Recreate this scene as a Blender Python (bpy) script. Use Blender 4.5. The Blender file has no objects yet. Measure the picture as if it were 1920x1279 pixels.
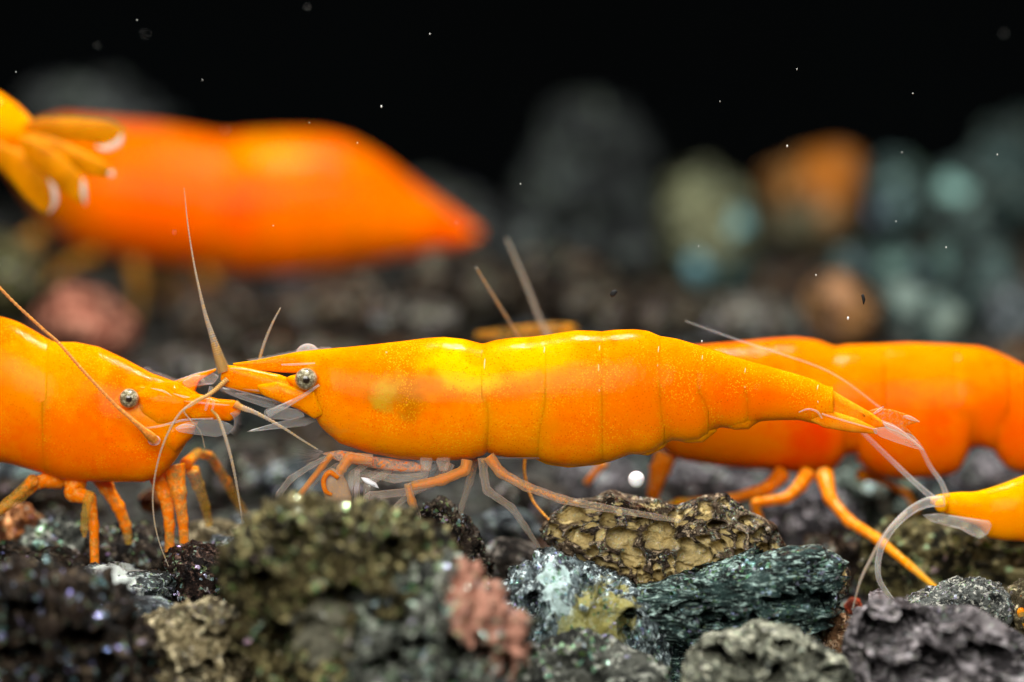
import bpy, math, random
import numpy as np
from mathutils import Vector, Matrix

# ------------------------------------------------------------------ frame of the picture
# 1 unit = 1.8 mm (100 photo pixels in the plane of focus); y grows away from the camera
sc = bpy.context.scene
sc.unit_settings.scale_length = 0.0018
D = 90.0
PITCH = math.radians(8.0)
cp, sp = math.cos(PITCH), math.sin(PITCH)
CAM = np.array([0.0, -D * cp, D * sp])
cam_data = bpy.data.cameras.new("camera")
cam = bpy.data.objects.new("camera", cam_data)
sc.collection.objects.link(cam)
cam.location = CAM
cam.rotation_euler = (math.radians(90) - PITCH, 0, 0)
cam_data.sensor_width = 36.0
cam_data.lens = 36.0 * D / 19.2
cam_data.clip_start = 1.0
cam_data.clip_end = 1000.0
cam_data.dof.use_dof = True
cam_data.dof.focus_distance = D
cam_data.dof.aperture_fstop = cam_data.lens * 1e-3 / (2 * 1.2)
sc.camera = cam

w = bpy.data.worlds.new("World")
sc.world = w
w.use_nodes = True
w.node_tree.nodes["Background"].inputs[0].default_value = (0.6, 0.8, 1.0, 1)
w.node_tree.nodes["Background"].inputs[1].default_value = 0.0035


def area_lamp(name, loc, target, size, power, color):
    l = bpy.data.lights.new(name, 'AREA')
    l.shape = 'RECTANGLE'
    l.size, l.size_y = size
    l.energy = power
    l.color = color
    o = bpy.data.objects.new(name, l)
    sc.collection.objects.link(o)
    o.location = loc
    o.rotation_euler = (Vector(target) - Vector(loc)).to_track_quat('-Z', 'Y').to_euler()
    return o


area_lamp("flash_above", (2, 6, 42), (0, 3, -2), (6.5, 2.1), 38000, (1.0, 0.98, 0.95))
area_lamp("front_fill", (-14, -96, 50), (0, 2, -1), (84, 46), 156000, (1.0, 0.97, 0.92))  # added soft fill behind the camera, evens out the shading
sc.view_settings.view_transform = 'Standard'
sc.view_settings.look = 'None'
sc.view_settings.exposure = 0.0
sc.cycles.sample_clamp_indirect = 6.0
sc.cycles.transparent_max_bounces = 16
sc.cycles.max_bounces = 10
sc.cycles.use_denoising = True

ROOT = sc.collection.objects


def at(px, py, d=0.0):
    """the point at depth y = d seen at photo pixel (px, py)"""
    u = (px - 960.0) / 100.0 / D
    v = (639.5 - py) / 100.0 / D
    r = np.array([u, cp + v * sp, -sp + v * cp])
    t = (d - CAM[1]) / r[1]
    return CAM + r * t


def mag(d):
    return (D + d) / D


# ------------------------------------------------------------------ noise
def _h(ix, iy, iz, seed):
    with np.errstate(over='ignore'):
        x = (ix.astype(np.uint32) * np.uint32(374761393) + iy.astype(np.uint32) * np.uint32(668265263)
             + iz.astype(np.uint32) * np.uint32(2147483647 - 1274126177 & 0xffffffff) + np.uint32(seed * 974634777 & 0xffffffff))
        x = (x ^ (x >> np.uint32(13))) * np.uint32(1274126177)
        x = (x ^ (x >> np.uint32(16))) * np.uint32(2246822519)
        x = x ^ (x >> np.uint32(15))
    return x.astype(np.float64) / 4294967295.0


def vnoise(P, seed=0):
    I = np.floor(P).astype(np.int64)
    F = P - I
    F = F * F * F * (F * (F * 6 - 15) + 10)
    r = 0
    for a in (0, 1):
        for b in (0, 1):
            for c in (0, 1):
                wt = (F[:, 0] if a else 1 - F[:, 0]) * (F[:, 1] if b else 1 - F[:, 1]) * (F[:, 2] if c else 1 - F[:, 2])
                r = r + wt * _h(I[:, 0] + a, I[:, 1] + b, I[:, 2] + c, seed)
    return r * 2 - 1


def fbm(P, octv=4, seed=0, ridged=False, gain=0.5):
    s, amp, tot = 0, 1.0, 0
    for k in range(octv):
        n = vnoise(P * (2.03 ** k) + 17.3 * k, seed + k)
        if ridged:
            n = 1 - 2 * np.abs(n)
        s = s + amp * n
        tot += amp
        amp *= gain
    return s / tot


def worley(P, seed=0):
    """F1, F2 and a random value of the nearest cell"""
    I = np.floor(P).astype(np.int64)
    f1 = np.full(len(P), 9.0)
    f2 = np.full(len(P), 9.0)
    rnd = np.zeros(len(P))
    for a in (-1, 0, 1):
        for b in (-1, 0, 1):
            for c in (-1, 0, 1):
                J = I + np.array([a, b, c])
                jx = _h(J[:, 0], J[:, 1], J[:, 2], seed + 1)
                jy = _h(J[:, 0], J[:, 1], J[:, 2], seed + 2)
                jz = _h(J[:, 0], J[:, 1], J[:, 2], seed + 3)
                dd = np.sqrt((J[:, 0] + jx - P[:, 0]) ** 2 + (J[:, 1] + jy - P[:, 1]) ** 2 + (J[:, 2] + jz - P[:, 2]) ** 2)
                near = dd < f1
                f2 = np.where(near, f1, np.minimum(f2, dd))
                rnd = np.where(near, jx, rnd)
                f1 = np.where(near, dd, f1)
    return f1, f2, rnd


# ------------------------------------------------------------------ meshes
class MB:
    def __init__(self):
        self.v, self.f, self.a, self.n = [], [], [], 0

    def add(self, verts, faces, attr=None):
        verts = np.asarray(verts, float)
        self.v.append(verts)
        self.f += [tuple(i + self.n for i in f) for f in faces]
        self.a.append(np.full(len(verts), 1.0) if attr is None else np.asarray(attr, float) * np.ones(len(verts)))
        self.n += len(verts)

    def build(self, name, mat, parent=None, loc=None, attr='pig', kind=None):
        V = np.concatenate(self.v)
        A = np.concatenate(self.a)
        org = np.array(parent['_o']) if parent is not None else np.array(loc if loc is not None else (0, 0, 0), float)
        me = bpy.data.meshes.new(name)
        me.from_pydata((V - org).tolist(), [], self.f)
        me.attributes.new(attr, 'FLOAT', 'POINT').data.foreach_set('value', A)
        me.polygons.foreach_set('use_smooth', [True] * len(me.polygons))
        me.materials.append(mat)
        me.update()
        o = bpy.data.objects.new(name, me)
        ROOT.link(o)
        o['_o'] = [float(c) for c in org]
        if parent is not None:
            o.parent = parent
        else:
            o.location = org
        if kind:
            o['kind'] = kind
        return o


def thing(name, label, cat, loc, group=None):
    o = bpy.data.objects.new(name, None)
    ROOT.link(o)
    o.empty_display_size = 0.5
    o.location = loc
    o['_o'] = [float(c) for c in loc]
    o['label'] = label
    o['category'] = cat
    if group:
        o['group'] = group
    return o


def tag(o, label, cat, group=None):
    o['label'] = label
    o['category'] = cat
    if group:
        o['group'] = group


def spline(pts, n):
    """Catmull-Rom through rows of numbers (x, y, d, r, ...)"""
    P = np.array(pts, float)
    P = np.vstack([2 * P[0] - P[1], P, 2 * P[-1] - P[-2]])
    m = len(P) - 3
    out = []
    for t in np.linspace(0, m, n):
        i = min(int(t), m - 1)
        u = t - i
        p0, p1, p2, p3 = P[i:i + 4]
        out.append(0.5 * (2 * p1 + (p2 - p0) * u + (2 * p0 - 5 * p1 + 4 * p2 - p3) * u * u + (3 * p1 - p0 - 3 * p2 + p3) * u ** 3))
    return np.array(out)


def tube3(mb, C, R, seg=10, attr=None):
    C = np.asarray(C)
    n = len(C)
    T = np.gradient(C, axis=0)
    T /= np.linalg.norm(T, axis=1)[:, None] + 1e-9
    N = np.cross(T[0], [0.3, 1, 0.2])
    N /= np.linalg.norm(N)
    V, A = [], []
    ang = np.linspace(0, 2 * math.pi, seg, endpoint=False)
    for i in range(n):
        N = N - T[i] * np.dot(N, T[i])
        N /= np.linalg.norm(N)
        B = np.cross(T[i], N)
        for a in ang:
            V.append(C[i] + R[i] * (math.cos(a) * N + math.sin(a) * B))
            A.append(1.0 if attr is None else attr[i])
    V.append(C[0]); A.append(A[0])
    V.append(C[-1]); A.append(A[-2])
    F = []
    for i in range(n - 1):
        for k in range(seg):
            a, b = i * seg + k, i * seg + (k + 1) % seg
            F.append((a, b, b + seg, a + seg))
    q = n * seg
    for k in range(seg):
        F.append((q, (k + 1) % seg, k))
        F.append((q + 1, (n - 1) * seg + k, (n - 1) * seg + (k + 1) % seg))
    mb.add(V, F, A)


def whip(mb, pts, ringstep=5.2, seg=8, pig=0.5, bead=0.24):
    """an annulated flagellum: rows (px, py, depth, radius px)"""
    P = np.array(pts, float)
    L = np.sum(np.hypot(*np.diff(P[:, :2], axis=0).T))
    n = max(12, int(L / ringstep * 3))
    S = spline(pts, n)
    S[:, 3] *= 0.84
    C = np.array([at(a, b, c) for a, b, c, _ in S])
    ph = np.arange(n) * 2 * math.pi / 3
    R = np.maximum(S[:, 3], 0.5) / 100.0 * (1 + bead * np.cos(ph))
    tube3(mb, C, R, seg, pig + 0.5 * np.clip(1 - np.linspace(0, 3.5, n), 0, 1) * (pig > 0.4))


def hairs(mb, base, direc, length, r=0.006, attr=0.0, rng=None):
    for b, d_ in zip(base, direc):
        d_ = np.asarray(d_, float)
        d_ /= np.linalg.norm(d_) + 1e-9
        s = np.cross(d_, [0.1, 1, 0.3])
        s /= np.linalg.norm(s)
        t = np.cross(d_, s)
        L = length * (0.7 + 0.6 * (rng.random() if rng else 0.5))
        mb.add([b + r * s, b - r * 0.5 * s + r * .87 * t, b - r * 0.5 * s - r * .87 * t, b + d_ * L], [(0, 1, 3), (1, 2, 3), (2, 0, 3)], attr)


def limb(pts, n=None, seg=12, joints=()):
    """a jointed leg: rows (px, py, depth, radius px, pigment); joints swell a little"""
    n = n or 14 * len(pts)
    P = np.array(pts, float)
    # straight articles with softly rounded joints
    out = []
    for i in range(len(P) - 1):
        for t in np.linspace(0, 1, 12, endpoint=False):
            out.append(P[i] * (1 - t) + P[i + 1] * t)
    out.append(P[-1])
    S = np.array(out)
    K = np.array([1, 2, 3, 2, 1.0]); K /= K.sum()
    pad = np.vstack([S[:1]] * 2 + [S] + [S[-1:]] * 2)
    S2 = sum(K[k] * pad[k:k + len(S)] for k in range(5))
    for i in range(1, len(P) - 1):
        j = i * 12
        for q in range(-3, 4):
            S2[j + q, 3] *= 1 + 0.16 * math.exp(-q * q / 2.2)
            if abs(q) == 3:
                S2[j + q, 3] *= 0.95
    C = np.array([at(a[0], a[1], a[2]) for a in S2])
    R = np.maximum(S2[:, 3], 0.8) / 100.0
    mb = MB()
    tube3(mb, C, R, seg, S2[:, 4])
    return mb, C, R


def smooth1(a, k):
    if k < 1:
        return a
    ker = np.ones(2 * k + 1) / (2 * k + 1)
    return np.convolve(np.pad(a, k, mode='edge'), ker, 'valid')


def loft(mb, xs, top, bot, wid, dep, seg=48, egg=0.12, power=2.0, wrinkle=0.0, seed=0):
    """body ring by ring: px stations, top / bottom photo heights, half width and depth in units"""
    n = len(xs)
    ang = np.linspace(0, 2 * math.pi, seg, endpoint=False)
    ca, sa = np.cos(ang), np.sin(ang)
    e = 2.0 / power
    cy = np.sign(ca) * np.abs(ca) ** e
    sz = np.sign(sa) * np.abs(sa) ** e
    V = []
    for i in range(n):
        c = at(xs[i], (top[i] + bot[i]) / 2, dep[i])
        hh = max((bot[i] - top[i]) / 200.0 * mag(dep[i]), 0.004)
        ring = np.stack([np.full(seg, c[0]), c[1] + wid[i] * cy * (1 - egg * sz), c[2] + hh * sz], 1)
        V.append(ring)
    V = np.concatenate(V)
    if wrinkle:
        V[:, 1] += wrinkle * fbm(V * 1.6, 3, seed)
    F = []
    for i in range(n - 1):
        for k in range(seg):
            a, b = i * seg + k, i * seg + (k + 1) % seg
            F.append((a, a + seg, b + seg, b))
    V = np.vstack([V, V[:seg].mean(0), V[(n - 1) * seg:n * seg].mean(0)])
    q = n * seg
    for k in range(seg):
        F.append((q, k, (k + 1) % seg))
        F.append((q + 1, (n - 1) * seg + (k + 1) % seg, (n - 1) * seg + k))
    mb.add(V, F)


_ico = {}


def ico(sub):
    if sub in _ico:
        return _ico[sub]
    import bmesh
    bm = bmesh.new()
    bmesh.ops.create_icosphere(bm, subdivisions=sub, radius=1.0)
    V = np.array([v.co[:] for v in bm.verts])
    F = [tuple(v.index for v in f.verts) for f in bm.faces]
    bm.free()
    V /= np.linalg.norm(V, axis=1)[:, None]
    _ico[sub] = (V, F)
    return _ico[sub]


def polar(poly):
    """centroid and radius-by-angle of a star-shaped outline in photo pixels (y up)"""
    P = np.array(poly, float)
    Q = np.vstack([P, P[:1]])
    out = []
    for i in range(len(P)):
        for t in np.linspace(0, 1, 24, endpoint=False):
            out.append(Q[i] * (1 - t) + Q[i + 1] * t)
    out = np.array(out)
    x0, x1, y0, y1 = P[:, 0].min(), P[:, 0].max(), P[:, 1].min(), P[:, 1].max()
    c = (out.mean(0) + np.array([(x0 + x1) / 2, (y0 + y1) / 2])) / 2
    dx, dy = out[:, 0] - c[0], -(out[:, 1] - c[1])
    a = np.arctan2(dy, dx)
    r = np.hypot(dx, dy)
    o = np.argsort(a)
    a, r = a[o], r[o]
    a = np.concatenate([a[-3:] - 2 * math.pi, a, a[:3] + 2 * math.pi])
    r = np.concatenate([r[-3:], r, r[:3]])
    return c, a, r


def blob(mb, poly, d, thick, sub=4, slope=0.0, attr=None):
    """rounded solid with a photo outline (px), at depth d, half thickness thick; slope = depth per px in x"""
    c, a, r = polar(poly)
    V, F = ico(sub)
    rho = np.hypot(V[:, 0], V[:, 2])
    R = np.interp(np.arctan2(V[:, 2], V[:, 0]), a, r) / 100.0 * mag(d)
    C = at(c[0], c[1], d)
    X = V[:, 0] * R
    Z = V[:, 2] * R
    W = np.stack([C[0] + X, C[1] + V[:, 1] * thick + X * slope * 100, C[2] + Z], 1)
    mb.add(W, F, attr)


# ------------------------------------------------------------------ materials
class NT:
    def __init__(self, name):
        self.m = bpy.data.materials.new(name)
        self.m.use_nodes = True
        self.t = self.m.node_tree
        self.t.nodes.clear()
        self.out = self.t.nodes.new('ShaderNodeOutputMaterial')

    def n(self, typ, ins=None, **kw):
        nd = self.t.nodes.new(typ)
        for k, v in kw.items():
            setattr(nd, k, v)
        for k, v in (ins or {}).items():
            s = nd.inputs[k]
            if isinstance(v, bpy.types.NodeSocket):
                self.t.links.new(v, s)
            else:
                if isinstance(v, tuple) and len(v) == 3 and s.type == 'RGBA':
                    v = (*v, 1)
                s.default_value = v
        return nd

    def coord(self):
        return self.n('ShaderNodeTexCoord').outputs['Object']

    def noise(self, scale, detail=3, rough=0.55, vec=None, dist=0.0):
        return self.n('ShaderNodeTexNoise', {'Vector': vec or self.coord(), 'Scale': scale, 'Detail': detail, 'Roughness': rough, 'Distortion': dist}).outputs['Fac']

    def ramp(self, fac, lo, hi, a=0.0, b=1.0):
        return self.n('ShaderNodeMapRange', {'Value': fac, 'From Min': lo, 'From Max': hi, 'To Min': a, 'To Max': b}, interpolation_type='SMOOTHSTEP').outputs[0]

    def mix(self, fac, a, b):
        nd = self.t.nodes.new('ShaderNodeMix')
        nd.data_type = 'RGBA'
        for s, v in ((nd.inputs[0], fac), (nd.inputs[6], a), (nd.inputs[7], b)):
            if isinstance(v, bpy.types.NodeSocket):
                self.t.links.new(v, s)
            else:
                s.default_value = (*v, 1) if isinstance(v, tuple) and len(v) == 3 else v
        return nd.outputs[2]

    def math(self, op, a, b=0.0, clamp=False):
        return self.n('ShaderNodeMath', {0: a, 1: b}, operation=op, use_clamp=clamp).outputs[0]

    def ball(self, vec, c, r, soft=0.5, sc_=(1, 1, 1)):
        """1 inside an ellipsoid round c (object space), falling to 0 at radius r"""
        d = self.n('ShaderNodeVectorMath', {0: vec, 1: tuple(float(q) for q in c)}, operation='SUBTRACT').outputs[0]
        d = self.n('ShaderNodeVectorMath', {0: d, 1: sc_}, operation='MULTIPLY').outputs[0]
        l = self.n('ShaderNodeVectorMath', {0: d}, operation='LENGTH').outputs['Value']
        return self.ramp(l, r * (1 - soft), r, 1.0, 0.0)

    def finish(self, shader):
        self.t.links.new(shader, self.out.inputs[0])
        return self.m


def body_mat(name, base, deep, light, patches=(), speck=1.0, sss=0.35, gold=1.0):
    """translucent shrimp shell: pigment dots under a glossy cuticle. patches = (centre, radius, scale, colour, strength)"""
    t = NT(name)
    co = t.coord()
    big = t.ramp(t.noise(0.9, 3, 0.5, co), 0.36, 0.66)
    mid = t.ramp(t.noise(3.2, 4, 0.6, co), 0.38, 0.68)
    c = t.mix(big, base, deep)
    c = t.mix(t.math('MULTIPLY', mid, 0.8), c, light)
    for (pc, pr, psc, col, st) in patches:
        wob = t.n('ShaderNodeVectorMath', {0: co, 1: t.n('ShaderNodeVectorMath', {0: t.n('ShaderNodeTexNoise', {'Vector': co, 'Scale': 2.2, 'Detail': 3.0}).outputs['Color'], 1: (0.5, 0.5, 0.5)}, operation='ADD').outputs[0]}, operation='ADD').outputs[0]
        pc2 = tuple(float(q) + 1.0 for q in pc)
        m = t.ball(wob, pc2, pr, 0.75, psc)
        c = t.mix(t.math('MULTIPLY', m, st), c, col)
    # fine chromatophore grain
    v = t.n('ShaderNodeTexVoronoi', {'Vector': co, 'Scale': 17.0, 'Randomness': 1.0})
    dots = t.ramp(v.outputs['Distance'], 0.10, 0.34, 1.0, 0.0)
    dm = t.math('MULTIPLY', dots, t.ramp(t.noise(1.7, 2, 0.5, co), 0.30, 0.56), )
    c = t.mix(t.math('MULTIPLY', dm, 0.6 * speck), c, (0.75, 0.085, 0.0))
    v2 = t.n('ShaderNodeTexVoronoi', {'Vector': co, 'Scale': 24.0})
    d2 = t.ramp(v2.outputs['Distance'], 0.12, 0.42, 1.0, 0.0)
    gm = t.math('MULTIPLY', d2, t.ramp(t.noise(1.3, 3, 0.6, co), 0.38, 0.60))
    c = t.mix(t.math('MULTIPLY', gm, 0.75 * speck * gold), c, (1.0, 0.50, 0.01))
    v3 = t.n('ShaderNodeTexVoronoi', {'Vector': co, 'Scale': 9.0})
    d3 = t.ramp(v3.outputs['Distance'], 0.05, 0.11, 1.0, 0.0)
    c = t.mix(t.math('MULTIPLY', d3, 0.55 * speck), c, (0.30, 0.03, 0.004))
    h = t.math('ADD', t.noise(30, 3, 0.6, co), t.math('MULTIPLY', t.noise(6, 2, 0.5, co), 2.0))
    bmp = t.n('ShaderNodeBump', {'Height': h, 'Strength': 0.17, 'Distance': 0.025}).outputs[0]
    rgh = t.ramp(t.noise(5, 3, 0.6, co), 0.35, 0.7, 0.07, 0.15)
    p = t.n('ShaderNodeBsdfPrincipled', {'Base Color': c, 'Roughness': rgh, 'IOR': 1.105, 'Normal': bmp,
                                         'Subsurface Weight': 0.7, 'Subsurface Radius': (1.0, 0.5, 0.06), 'Subsurface Scale': sss,
                                         'Specular IOR Level': 0.5})
    return t.finish(p.outputs[0])


def glassy_mat(name, pigment=(1.0, 0.20, 0.0), clear=(0.62, 0.55, 0.48), body=0.45, grain=14.0, alpha=0.55, edge=0.5, pa=0.55, ior=1.16):
    """clear cuticle with pigment where the attribute 'pig' is high"""
    t = NT(name)
    co = t.coord()
    pg = t.n('ShaderNodeAttribute', attribute_name='pig').outputs['Fac']
    nz = t.noise(grain, 3, 0.65, co)
    m = t.math('SUBTRACT', t.math('ADD', nz, pg), 0.5)
    m = t.ramp(m, 0.40, 0.66)
    c = t.mix(m, clear, pigment)
    c = t.mix(t.math('MULTIPLY', t.ramp(t.noise(grain * 2.3, 2, 0.5, co), 0.5, 0.68), 0.5), c, (1.0, 0.55, 0.12))
    lw = t.n('ShaderNodeLayerWeight', {'Blend': 0.35}).outputs['Facing']
    a = t.math('ADD', t.math('MULTIPLY', m, pa), alpha * body * 0.75)
    a = t.math('ADD', a, t.math('MULTIPLY', t.math('POWER', lw, 1.5), edge), clamp=True)
    bmp = t.n('ShaderNodeBump', {'Height': t.noise(40, 2, 0.5, co), 'Strength': 0.3, 'Distance': 0.01}).outputs[0]
    p = t.n('ShaderNodeBsdfPrincipled', {'Base Color': c, 'Roughness': 0.13, 'IOR': ior, 'Normal': bmp, 'Alpha': a,
                                         'Subsurface Weight': 0.5, 'Subsurface Radius': (1.0, 0.5, 0.3), 'Subsurface Scale': 0.2})
    return t.finish(p.outputs[0])


def stone_mat(name, dark, mid, light, scale=1.6, sparkle=0.5, pit=None, rough=0.6, bump=0.6, spark_scale=16.0, spark_col=(0.9, 0.92, 0.95), patches=(), fine=22.0, gain=1.0, stretch=(1, 1, 1)):
    """mineral mottling in three tones, glinting crystal facets, optional coloured patches and pit lining"""
    dark, mid, light = tuple(q * 0.35 for q in dark), tuple(q * 0.85 * gain for q in mid), tuple(min(0.9, q * 1.6 * gain) for q in light)
    t = NT(name)
    co = t.coord()
    cs = t.n('ShaderNodeVectorMath', {0: co, 1: stretch}, operation='MULTIPLY').outputs[0]
    n1 = t.noise(scale, 5, 0.62, cs, 0.4)
    n2 = t.noise(scale * 2.6, 6, 0.70, cs, 0.5)
    c = t.mix(t.ramp(n1, 0.43, 0.57), dark, mid)
    c = t.mix(t.ramp(n2, 0.52, 0.62), c, light)
    c = t.mix(t.ramp(t.noise(scale * 3.1 + 0.7, 5, 0.7, cs, 0.3), 0.54, 0.64), c, dark)
    if pit:
        pa = t.n('ShaderNodeAttribute', attribute_name='pit').outputs['Fac']
        pv = t.mix(t.ramp(t.noise(scale * 9, 4, 0.7, co), 0.35, 0.7), pit, tuple(q * 0.55 for q in pit))
        c = t.mix(t.ramp(pa, 0.45, 0.85), c, pv)
    for (pc, pr, psc, col, st) in patches:
        wn = t.n('ShaderNodeTexNoise', {'Vector': co, 'Scale': 3.5, 'Detail': 4.0}).outputs['Color']
        wn = t.n('ShaderNodeVectorMath', {0: wn, 1: (0.5, 0.5, 0.5)}, operation='SUBTRACT').outputs[0]
        wob = t.n('ShaderNodeVectorMath', {0: co, 1: wn}, operation='ADD').outputs[0]
        m = t.ball(wob, pc, pr, 0.25, psc)
        c = t.mix(t.math('MULTIPLY', m, st), c, col)
    c = t.mix(t.ramp(t.noise(fine * 2, 3, 0.7, co), 0.55, 0.75, 0, 0.25), c, tuple(min(0.9, q * 1.6 + 0.01) for q in light))
    v = t.n('ShaderNodeTexVoronoi', {'Vector': co, 'Scale': spark_scale})
    vc = v.outputs['Color']
    cell = t.n('ShaderNodeSeparateColor', {0: vc}).outputs[0]
    spk = t.math('MULTIPLY', t.math('MULTIPLY', t.ramp(cell, 0.70, 0.74), t.ramp(t.noise(scale * 1.3, 3, 0.6, co), 0.48, 0.60)), sparkle)
    c = t.mix(t.math('MULTIPLY', spk, 0.6), c, t.n('ShaderNodeVectorMath', {0: t.n('ShaderNodeVectorMath', {0: vc, 1: (0.05, 0.6, 0.35)}, operation='ADD').outputs[0], 1: tuple(spark_col)}, operation='MULTIPLY').outputs[0])
    h = t.math('ADD', t.noise(fine, 5, 0.72, co), t.math('MULTIPLY', t.noise(fine * 0.35, 3, 0.6, co), 1.6))
    bmp = t.n('ShaderNodeBump', {'Height': h, 'Strength': bump, 'Distance': 0.09}).outputs[0]
    tilt = t.n('ShaderNodeVectorMath', {0: vc, 1: (0.5, 0.5, 0.5)}, operation='SUBTRACT').outputs[0]
    tl = t.n('ShaderNodeVectorMath', {0: tilt, 'Scale': t.math('MULTIPLY', spk, 2.4)}, operation='SCALE').outputs[0]
    nm = t.n('ShaderNodeVectorMath', {0: bmp, 1: tl}, operation='ADD').outputs[0]
    nm = t.n('ShaderNodeVectorMath', {0: nm}, operation='NORMALIZE').outputs[0]
    rg = t.math('SUBTRACT', t.ramp(t.noise(scale * 6, 3, 0.6, co), 0.3, 0.7, rough - 0.18, rough + 0.15), t.math('MULTIPLY', spk, rough - 0.2), clamp=True)
    p = t.n('ShaderNodeBsdfPrincipled', {'Base Color': c, 'Roughness': rg, 'Normal': nm, 'IOR': 1.2, 'Metallic': t.math('MULTIPLY', spk, 0.8)})
    return t.finish(p.outputs[0])


def plain_mat(name, col, rough=0.5, var=0.3, scale=4.0, emit=None, **kw):
    t = NT(name)
    n = t.noise(scale, 4, 0.6)
    c = t.mix(t.ramp(n, 0.35, 0.65), col, tuple(q * (1 - var) for q in col))
    ins = {'Base Color': c, 'Roughness': rough}
    ins.update(kw)
    return t.finish(t.n('ShaderNodeBsdfPrincipled', ins).outputs[0])


# ------------------------------------------------------------------ the setting: bed of gravel and the dark back of the tank
def bed_z(x, y):
    x = np.asarray(x, float); y = np.asarray(y, float)
    base = np.interp(y, [-40, -12, -4, 2, 8, 16, 28, 40, 60], [-9.5, -8.4, -7.2, -6.0, -5.35, -5.0, -4.8, -4.6, -4.6])
    return base


nx, ny = 150, 170
gx = np.linspace(-45, 45, nx)
gy = np.concatenate([np.linspace(-30, -6, 30), np.linspace(-5.6, 62, ny - 30)])
X, Y = np.meshgrid(gx, gy)
P = np.stack([X.ravel(), Y.ravel(), np.zeros(X.size)], 1)
Z = bed_z(P[:, 0], P[:, 1]) + 0.55 * fbm(P * 0.55, 4, 5)
mb = MB()
mb.add(np.stack([P[:, 0], P[:, 1], Z], 1), [(j * nx + i, j * nx + i + 1, (j + 1) * nx + i + 1, (j + 1) * nx + i) for j in range(ny - 1) for i in range(nx - 1)])
bed = mb.build('gravel_bed', stone_mat('bed_grit', (0.012, 0.011, 0.01), (0.035, 0.03, 0.026), (0.09, 0.085, 0.075), 1.2, 0.3), kind='structure')

mb = MB()
x0, x1, z0, z1, yb = -60, 60, -12, 45, 63
mb.add([(x0, yb, z0), (x1, yb, z0), (x1, yb, z1), (x0, yb, z1), (x0, yb + 1, z0), (x1, yb + 1, z0), (x1, yb + 1, z1), (x0, yb + 1, z1)],
       [(0, 1, 2, 3), (5, 4, 7, 6), (4, 5, 1, 0), (3, 2, 6, 7), (4, 0, 3, 7), (1, 5, 6, 2)])
wall = mb.build('tank_back_wall', plain_mat('black_back_panel', (0.0006, 0.0011, 0.0013), 1.0, 0.4, 0.05, **{'Specular IOR Level': 0.05}), kind='structure')
wall.data.polygons.foreach_set('use_smooth', [False] * 6)


# ------------------------------------------------------------------ stones
def rock_shape(V, seed, chips=9, sharp=0.75):
    rng = random.Random(seed)
    rad = np.full(len(V), 1.0)
    for _ in range(chips):
        n = np.array([rng.gauss(0, 1) for _ in range(3)])
        n /= np.linalg.norm(n)
        dd = rng.uniform(sharp, 0.96)
        dot = V @ n
        rad = np.where(dot > 0.05, np.minimum(rad, dd / np.maximum(dot, 0.05)), rad)
    return rad


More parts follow.
